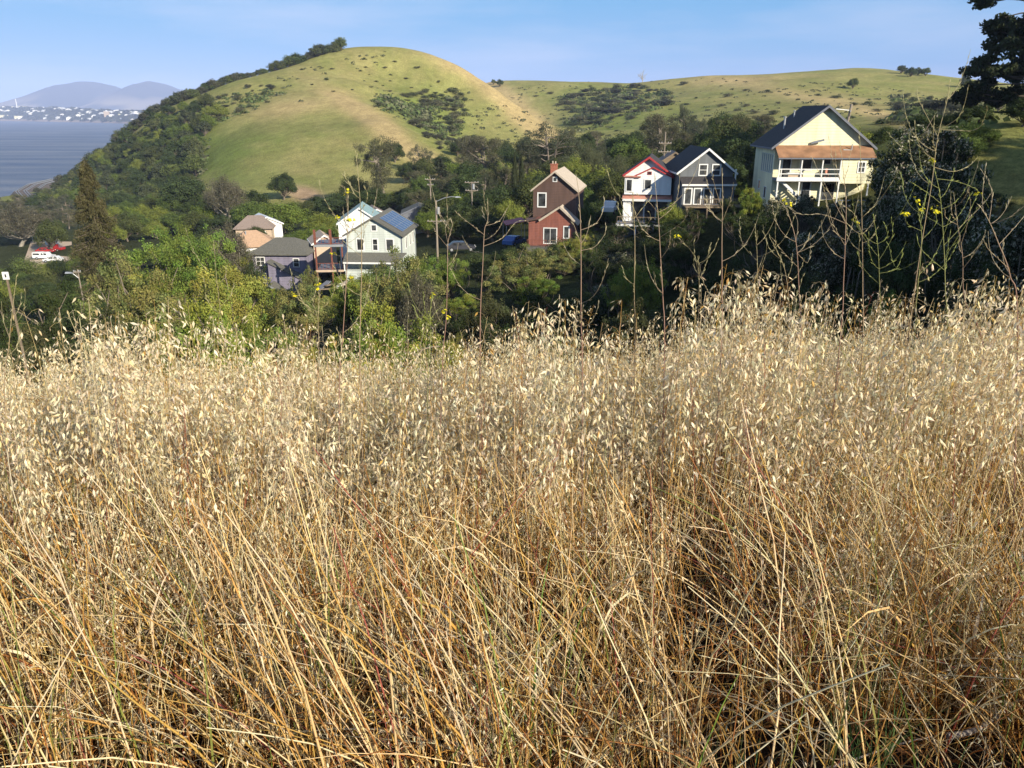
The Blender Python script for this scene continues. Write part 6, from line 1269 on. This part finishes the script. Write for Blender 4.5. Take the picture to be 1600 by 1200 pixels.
# ------------------------------------------------------------------ mustard stalks, each a plant
def w3(px, py, Y): p = at(px, py, Y); return np.array([p.x, p.y, p.z])
def smooth(pts, k):
    pts = np.array(pts, float); n = len(pts); t = np.linspace(0, n - 1, k); out = []
    for q in t:
        i = min(int(q), n - 2); f = q - i; p0 = pts[max(i - 1, 0)]; p1 = pts[i]; p2 = pts[i + 1]; p3 = pts[min(i + 2, n - 1)]
        out.append(.5 * ((2 * p1) + (-p0 + p2) * f + (2 * p0 - 5 * p1 + 4 * p2 - p3) * f * f + (-p0 + 3 * p1 - 3 * p2 + p3) * f ** 3))
    return np.array(out)
SC = {'purple': (np.array([.30, .17, .13]), np.array([.44, .38, .24])), 'tan': (np.array([.34, .24, .15]), np.array([.42, .38, .20])), 'green': (np.array([.27, .26, .11]), np.array([.31, .35, .10]))}
def mustard(Y, stem, branches, flowers, label, tone='purple', r=.0030, extra=5, seed=0):
    r *= .62
    """stem: picture points from the grass up; branches: lists of picture points, each starting on the stem; flowers: indexes of branches (or -1: stem tip) that bear flowers"""
    rgm = np.random.default_rng(seed); c0, c1 = SC[tone]
    p0 = w3(*stem[0], Y); gz = h1(p0[0], p0[1]); S = [w3(px, py, Y) for px, py in stem]; d0 = S[0] - S[1]; dz = max(.05, S[0][2] - gz)
    root = S[0] + d0 / max(.02, abs(d0[2])) * dz * .6; root[2] = gz - .02; root[1] = S[0][1] + .02
    e = empty('mustard_plant', root)
    line = smooth([root] + S, 40) - root; K = 40
    a = NM(); tubes(a, line[None], np.linspace(r * 1.25, r * .38, K)[None], c0 + (c1 - c0) * np.linspace(0, 1, K)[None, :, None] ** 2, 6)
    link('stem', a.mesh('stem', M['stalk'], True), e)
    b = NM(); tips = [(line[-1], nrm(line[-1] - line[-3]))]; bl = []
    for i, br in enumerate(branches):
        off = rgm.uniform(-.16, .16); pts = []
        for j, (px, py) in enumerate(br):
            f = j / max(1, len(br) - 1); pts.append(w3(px, py, Y + off * f))
        # start on the stem itself
        k = int(np.argmin(np.linalg.norm(line + root - pts[0], axis=1))); pts[0] = line[k] + root
        if len(pts) == 2: m_ = pts[0] * .5 + pts[1] * .5; m_[2] -= .12 * np.linalg.norm(pts[1] - pts[0]); pts.insert(1, m_)
        q = smooth(pts, 16) - root; bl.append(q); tips.append((q[-1], nrm(q[-1] - q[-3])))
    for i in range(extra):                       # short side shoots
        k = rgm.integers(12, 36); ln = rgm.uniform(.05, .20); d_ = rdir(rgm, 1)[0] * np.array([1, .8, 0]); d_ = nrm(d_)
        q0 = line[k]; q = np.array([q0 + d_ * ln * t * (1.1 - .4 * t) + np.array([0, 0, 1]) * ln * (.35 * t + .6 * t * t) for t in np.linspace(0, 1, 16)]); bl.append(q)
    if bl:
        tubes(b, np.array(bl), np.linspace(r * .45, r * .22, 16)[None].repeat(len(bl), 0), np.broadcast_to(c0 * .5 + c1 * .45, (len(bl), 16, 3)) + (c1 - c0) * np.linspace(0, .5, 16)[None, :, None], 5)
    # pods: slim bumps held close to the branches
    for q in bl + [line[22:]]:
        for k in range(3, len(q) - 1):
            if rgm.random() < .5: continue
            d_ = nrm(q[min(k + 1, len(q) - 1)] - q[k - 1]); o_ = nrm(np.cross(d_, rdir(rgm, 1)[0])); s0 = q[k]; L_ = rgm.uniform(.010, .022)
            P = np.array([s0, s0 + (d_ * .8 + o_ * .32) * L_ * .5, s0 + (d_ * .9 + o_ * .26) * L_]); tubes(b, P[None], np.array([[.0007, .0013, .0003]]), c1 * rgm.uniform(.85, 1.1), 4)
    link('branches', b.mesh('branches', M['stalk'], True), e)
    for fi in flowers:
        tp, d_ = tips[fi + 1] if fi >= 0 else tips[0]
        f = NM(); nf = int(rgm.integers(5, 10))
        for k in range(nf):
            o_ = rdir(rgm, 1)[0]; o_[2] = abs(o_[2]) * .8; c_ = tp + o_ * rgm.uniform(.004, .015) + d_ * rgm.uniform(-.012, .008)
            up = nrm(o_ + np.array([0, 0, .6])); a1 = nrm(np.cross(up, rdir(rgm, 1)[0])); a2 = np.cross(up, a1)
            for v_ in (a1, a2, -a1, -a2):
                kites(f, c_[None], nrm(v_ + up * .35)[None], np.cross(up, v_)[None], [.0058], [.0028], np.array([[.80, .70, .03]]) * rgm.uniform(.85, 1.1), .6)
            tubes(f, np.array([[tp - d_ * .01, c_ * .5 + tp * .5, c_]]), np.full((1, 3), .0005), [.35, .42, .1], 3)
        link('flower_head', f.mesh('flower_head', M['petal']), e)
    tag(e, label, 'mustard plant', 'mustard stalks above the oats'); return e
MU = [
 (2.75, [(1410, 600), (1424, 490), (1440, 380), (1456, 285), (1465, 215), (1479, 160), (1484, 125)], [[(1458, 262), (1490, 268), (1515, 258), (1528, 245)], [(1464, 216), (1437, 160), (1432, 145)], [(1466, 205), (1500, 180), (1514, 132)], [(1468, 200), (1520, 204), (1536, 190), (1543, 165)], [(1456, 258), (1415, 236), (1385, 205)]], [], 'tallest mustard stalk, leaning right past the silvery tree', 'tan', .0034),
 (2.85, [(1478, 560), (1477, 450), (1474, 370), (1468, 300), (1456, 252)], [[(1473, 350), (1448, 338), (1440, 330)], [(1470, 320), (1440, 295), (1419, 282)], [(1474, 380), (1505, 350), (1522, 315), (1527, 304)], [(1477, 420), (1440, 390), (1432, 365)], [(1478, 400), (1510, 350), (1532, 318)], [(1466, 282), (1500, 285), (1530, 300), (1545, 325)]], [-1, 0, 2], 'yellow green mustard with the largest yellow flower heads beside the tallest stalk', 'green', .0030),
 (2.6, [(1425, 560), (1432, 470), (1440, 380), (1436, 335), (1431, 315)], [[(1438, 360), (1418, 350), (1414, 336)], [(1436, 372), (1462, 350), (1461, 330)], [(1434, 400), (1402, 420), (1388, 380)]], [-1, 0, 1], 'flowering mustard with three yellow heads just left of the tallest stalk', 'green', .0024),
 (2.9, [(1540, 560), (1508, 470), (1504, 400), (1496, 350), (1490, 300)], [[(1504, 420), (1520, 400), (1534, 378)], [(1500, 380), (1516, 330), (1512, 290)], [(1497, 352), (1478, 340), (1476, 325)], [(1498, 360), (1535, 320), (1550, 300)]], [], 'leafless purple mustard stalk right of the yellow flowers', 'purple', .0028),
 (2.5, [(1590, 520), (1578, 430), (1560, 380), (1545, 345), (1530, 320)], [[(1560, 380), (1590, 350), (1602, 335)], [(1545, 348), (1550, 300), (1536, 270), (1532, 265)], [(1575, 420), (1545, 390), (1535, 370)]], [], 'dark red mustard stalk at the right edge leaning left', 'purple', .0036),
 (2.7, [(1312, 540), (1318, 440), (1321, 370), (1322, 320), (1318, 270), (1312, 220)], [[(1321, 350), (1290, 290), (1276, 262), (1269, 246)], [(1321, 335), (1312, 310), (1294, 210)], [(1321, 365), (1345, 360), (1364, 352), (1368, 335)], [(1322, 350), (1285, 335), (1250, 335), (1232, 320), (1224, 314)], [(1320, 380), (1300, 345), (1286, 288)]], [3], 'purple mustard stalk in front of the yellow house porch', 'purple', .0028),
 (2.8, [(1346, 560), (1348, 450), (1347, 360), (1345, 280), (1344, 230), (1342, 205)], [[(1347, 340), (1370, 315), (1382, 275)], [(1347, 345), (1376, 310), (1396, 280), (1405, 264)], [(1346, 300), (1358, 275), (1363, 256)], [(1348, 360), (1335, 335), (1310, 315), (1285, 290)], [(1348, 365), (1362, 350), (1367, 337)]], [], 'mustard stalk at the right corner of the yellow house', 'tan', .0028),
 (2.9, [(1374, 560), (1374, 440), (1371, 380), (1364, 335)], [[(1373, 400), (1352, 375), (1336, 347)], [(1374, 410), (1394, 370), (1392, 340)], [(1374, 430), (1400, 420), (1410, 395)], [(1374, 440), (1350, 420), (1340, 395)], [(1372, 380), (1386, 370), (1382, 348)]], [0], 'short green mustard below the right corner of the yellow house', 'green', .0022),
 (2.6, [(1251, 560), (1249, 470), (1245, 390), (1237, 350), (1224, 320), (1212, 315)], [[(1245, 400), (1262, 410), (1267, 380)], [(1244, 380), (1246, 345), (1232, 320)], [(1247, 420), (1225, 395), (1205, 370)]], [1], 'mustard stalk forking below the yellow house left wall', 'purple', .0025),
 (2.9, [(1235, 560), (1233, 480), (1228, 430), (1218, 400), (1202, 370)], [[(1230, 440), (1236, 420), (1238, 400)], [(1228, 430), (1212, 428), (1200, 425)]], [], 'low bent mustard stalk left of the mustard under the yellow house', 'tan', .0022),
 (2.7, [(1183, 560), (1184, 470), (1183, 400), (1180, 350)], [[(1183, 410), (1160, 380), (1155, 340)], [(1184, 430), (1196, 400), (1198, 375)]], [], 'mustard stalk before the gap between slate grey and yellow houses', 'tan', .0022),
 (2.6, [(1126, 560), (1128, 450), (1128, 380), (1129, 310), (1128, 262)], [[(1128, 330), (1118, 295), (1112, 270)], [(1129, 345), (1142, 310), (1146, 285)], [(1128, 350), (1110, 330), (1102, 312)]], [], 'straight purple mustard stalk in front of the slate grey house', 'purple', .0030),
 (2.9, [(1088, 560), (1092, 470), (1092, 420), (1090, 400)], [[(1092, 430), (1082, 395), (1058, 370)], [(1092, 440), (1104, 410), (1110, 378)]], [0], 'short mustard stalk under the slate grey house', 'tan', .0020),
 (2.7, [(1038, 560), (1036, 470), (1032, 400), (1030, 360), (1027, 322), (1022, 270)], [[(1032, 370), (1055, 355), (1070, 342), (1078, 322)], [(1028, 330), (1010, 312), (985, 300)], [(1034, 400), (1045, 385), (1047, 362)], [(1030, 345), (1050, 325), (1060, 300), (1062, 275)]], [], 'purple mustard stalk curving past the right side of the white house', 'purple', .0030),
 (2.8, [(992, 560), (991, 460), (992, 380), (990, 330), (988, 300)], [[(991, 345), (970, 335), (965, 318), (960, 312)], [(991, 370), (1005, 360), (1016, 342), (1014, 330)], [(991, 360), (976, 350), (966, 325)], [(990, 340), (1004, 325), (1018, 308)]], [], 'mustard stalk in front of the white house deck', 'tan', .0026),
 (2.6, [(910, 600), (908, 500), (908, 420), (907, 350), (904, 300), (900, 272)], [[(908, 362), (930, 350), (942, 330), (944, 310)], [(908, 388), (930, 385), (945, 365), (946, 350)], [(906, 378), (896, 350), (888, 335)], [(907, 420), (890, 400), (880, 378)]], [], 'purple mustard stalk crossing the right edge of the brown house', 'purple', .0031),
 (2.9, [(750, 580), (751, 480), (754, 420), (757, 360), (762, 345), (762, 310)], [[(757, 366), (735, 350), (712, 332)], [(762, 354), (780, 345), (796, 320)], [(756, 385), (785, 372), (805, 348), (822, 345)], [(755, 400), (735, 390), (722, 368)]], [], 'forked reddish mustard stalk right of the nearer utility pole', 'purple', .0030),
 (2.7, [(690, 600), (697, 500), (699, 430), (700, 380), (706, 355), (706, 345)], [[(700, 380), (696, 355), (705, 340)], [(700, 385), (685, 368), (675, 352)], [(698, 420), (712, 400), (716, 380)]], [], 'thin dark mustard stalk just right of the utility pole foot', 'purple', .0024),
 (2.6, [(563, 600), (563, 500), (565, 420), (564, 340), (560, 280), (556, 238)], [[(564, 400), (540, 380), (527, 360), (524, 352)], [(565, 380), (553, 358), (545, 345)], [(564, 330), (574, 310), (570, 290)], [(565, 450), (585, 440), (590, 420)]], [1], 'tall mustard stalk in front of the sage house left windows', 'tan', .0027),
 (2.8, [(530, 620), (536, 520), (541, 440), (543, 380), (544, 330), (543, 300)], [[(543, 360), (533, 350), (528, 340)], [(543, 372), (552, 352), (551, 345)], [(542, 410), (530, 400), (520, 398)], [(543, 345), (540, 300), (532, 290)], [(542, 390), (530, 375), (524, 372)]], [-1, 0, 1, 2], 'mustard stalk with several small yellow heads left of the sage house', 'purple', .0028),
 (3.0, [(575, 620), (578, 520), (585, 470), (594, 440)], [[(582, 480), (565, 450), (550, 435)], [(585, 470), (600, 452), (612, 440)]], [0], 'short mustard with one yellow head below the sage house', 'green', .0022),
 (2.9, [(500, 620), (498, 530), (497, 490), (500, 455)], [[(498, 500), (490, 470), (497, 448)], [(498, 510), (480, 480), (460, 462)]], [0, 1], 'short mustard with two yellow heads below the stacked decks', 'tan', .0022),
 (2.7, [(668, 620), (672, 540), (672, 490), (676, 462)], [[(672, 500), (690, 480), (698, 497)], [(672, 520), (688, 500), (694, 488)]], [-1, 0, 1], 'short mustard with bright yellow heads left of the dark gap in the trees', 'green', .0024),
 (2.5, [(8, 640), (14, 540), (20, 480), (26, 430)], [[(15, 530), (5, 500), (2, 470)]], [], 'bent tan stalk at the left edge of the field', 'tan', .0026),
 (2.9, [(365, 620), (352, 540), (340, 450), (334, 375)], [[(345, 480), (360, 462), (366, 440)]], [], 'slanting thin stalk over the bright green trees on the left', 'tan', .0018),
]
for i, q in enumerate(MU): mustard(q[0], q[1], q[2], q[3], q[4], q[5], q[6], 5, 100 + i)

# ------------------------------------------------------------------ haze over the strait
mh = bpy.data.materials.new('haze'); mh.use_nodes = True; nt = mh.node_tree; nt.nodes.remove(nt.nodes['Principled BSDF'])
pv = nt.nodes.new('ShaderNodeVolumePrincipled'); pv.inputs['Color'].default_value = (0.54, 0.65, 1.0, 1); pv.inputs['Density'].default_value = 0.85e-4; pv.inputs['Anisotropy'].default_value = -0.2
nt.links.new(pv.outputs[0], nt.nodes['Material Output'].inputs['Volume'])
zb = min(float(TZ.min()), -20) - 1
hb = MB().box(-14500, 9500, -2500, 16500, zb, 620).build('haze', mh); tag(hb, 'thin blue summer haze', None, None, 'stuff')
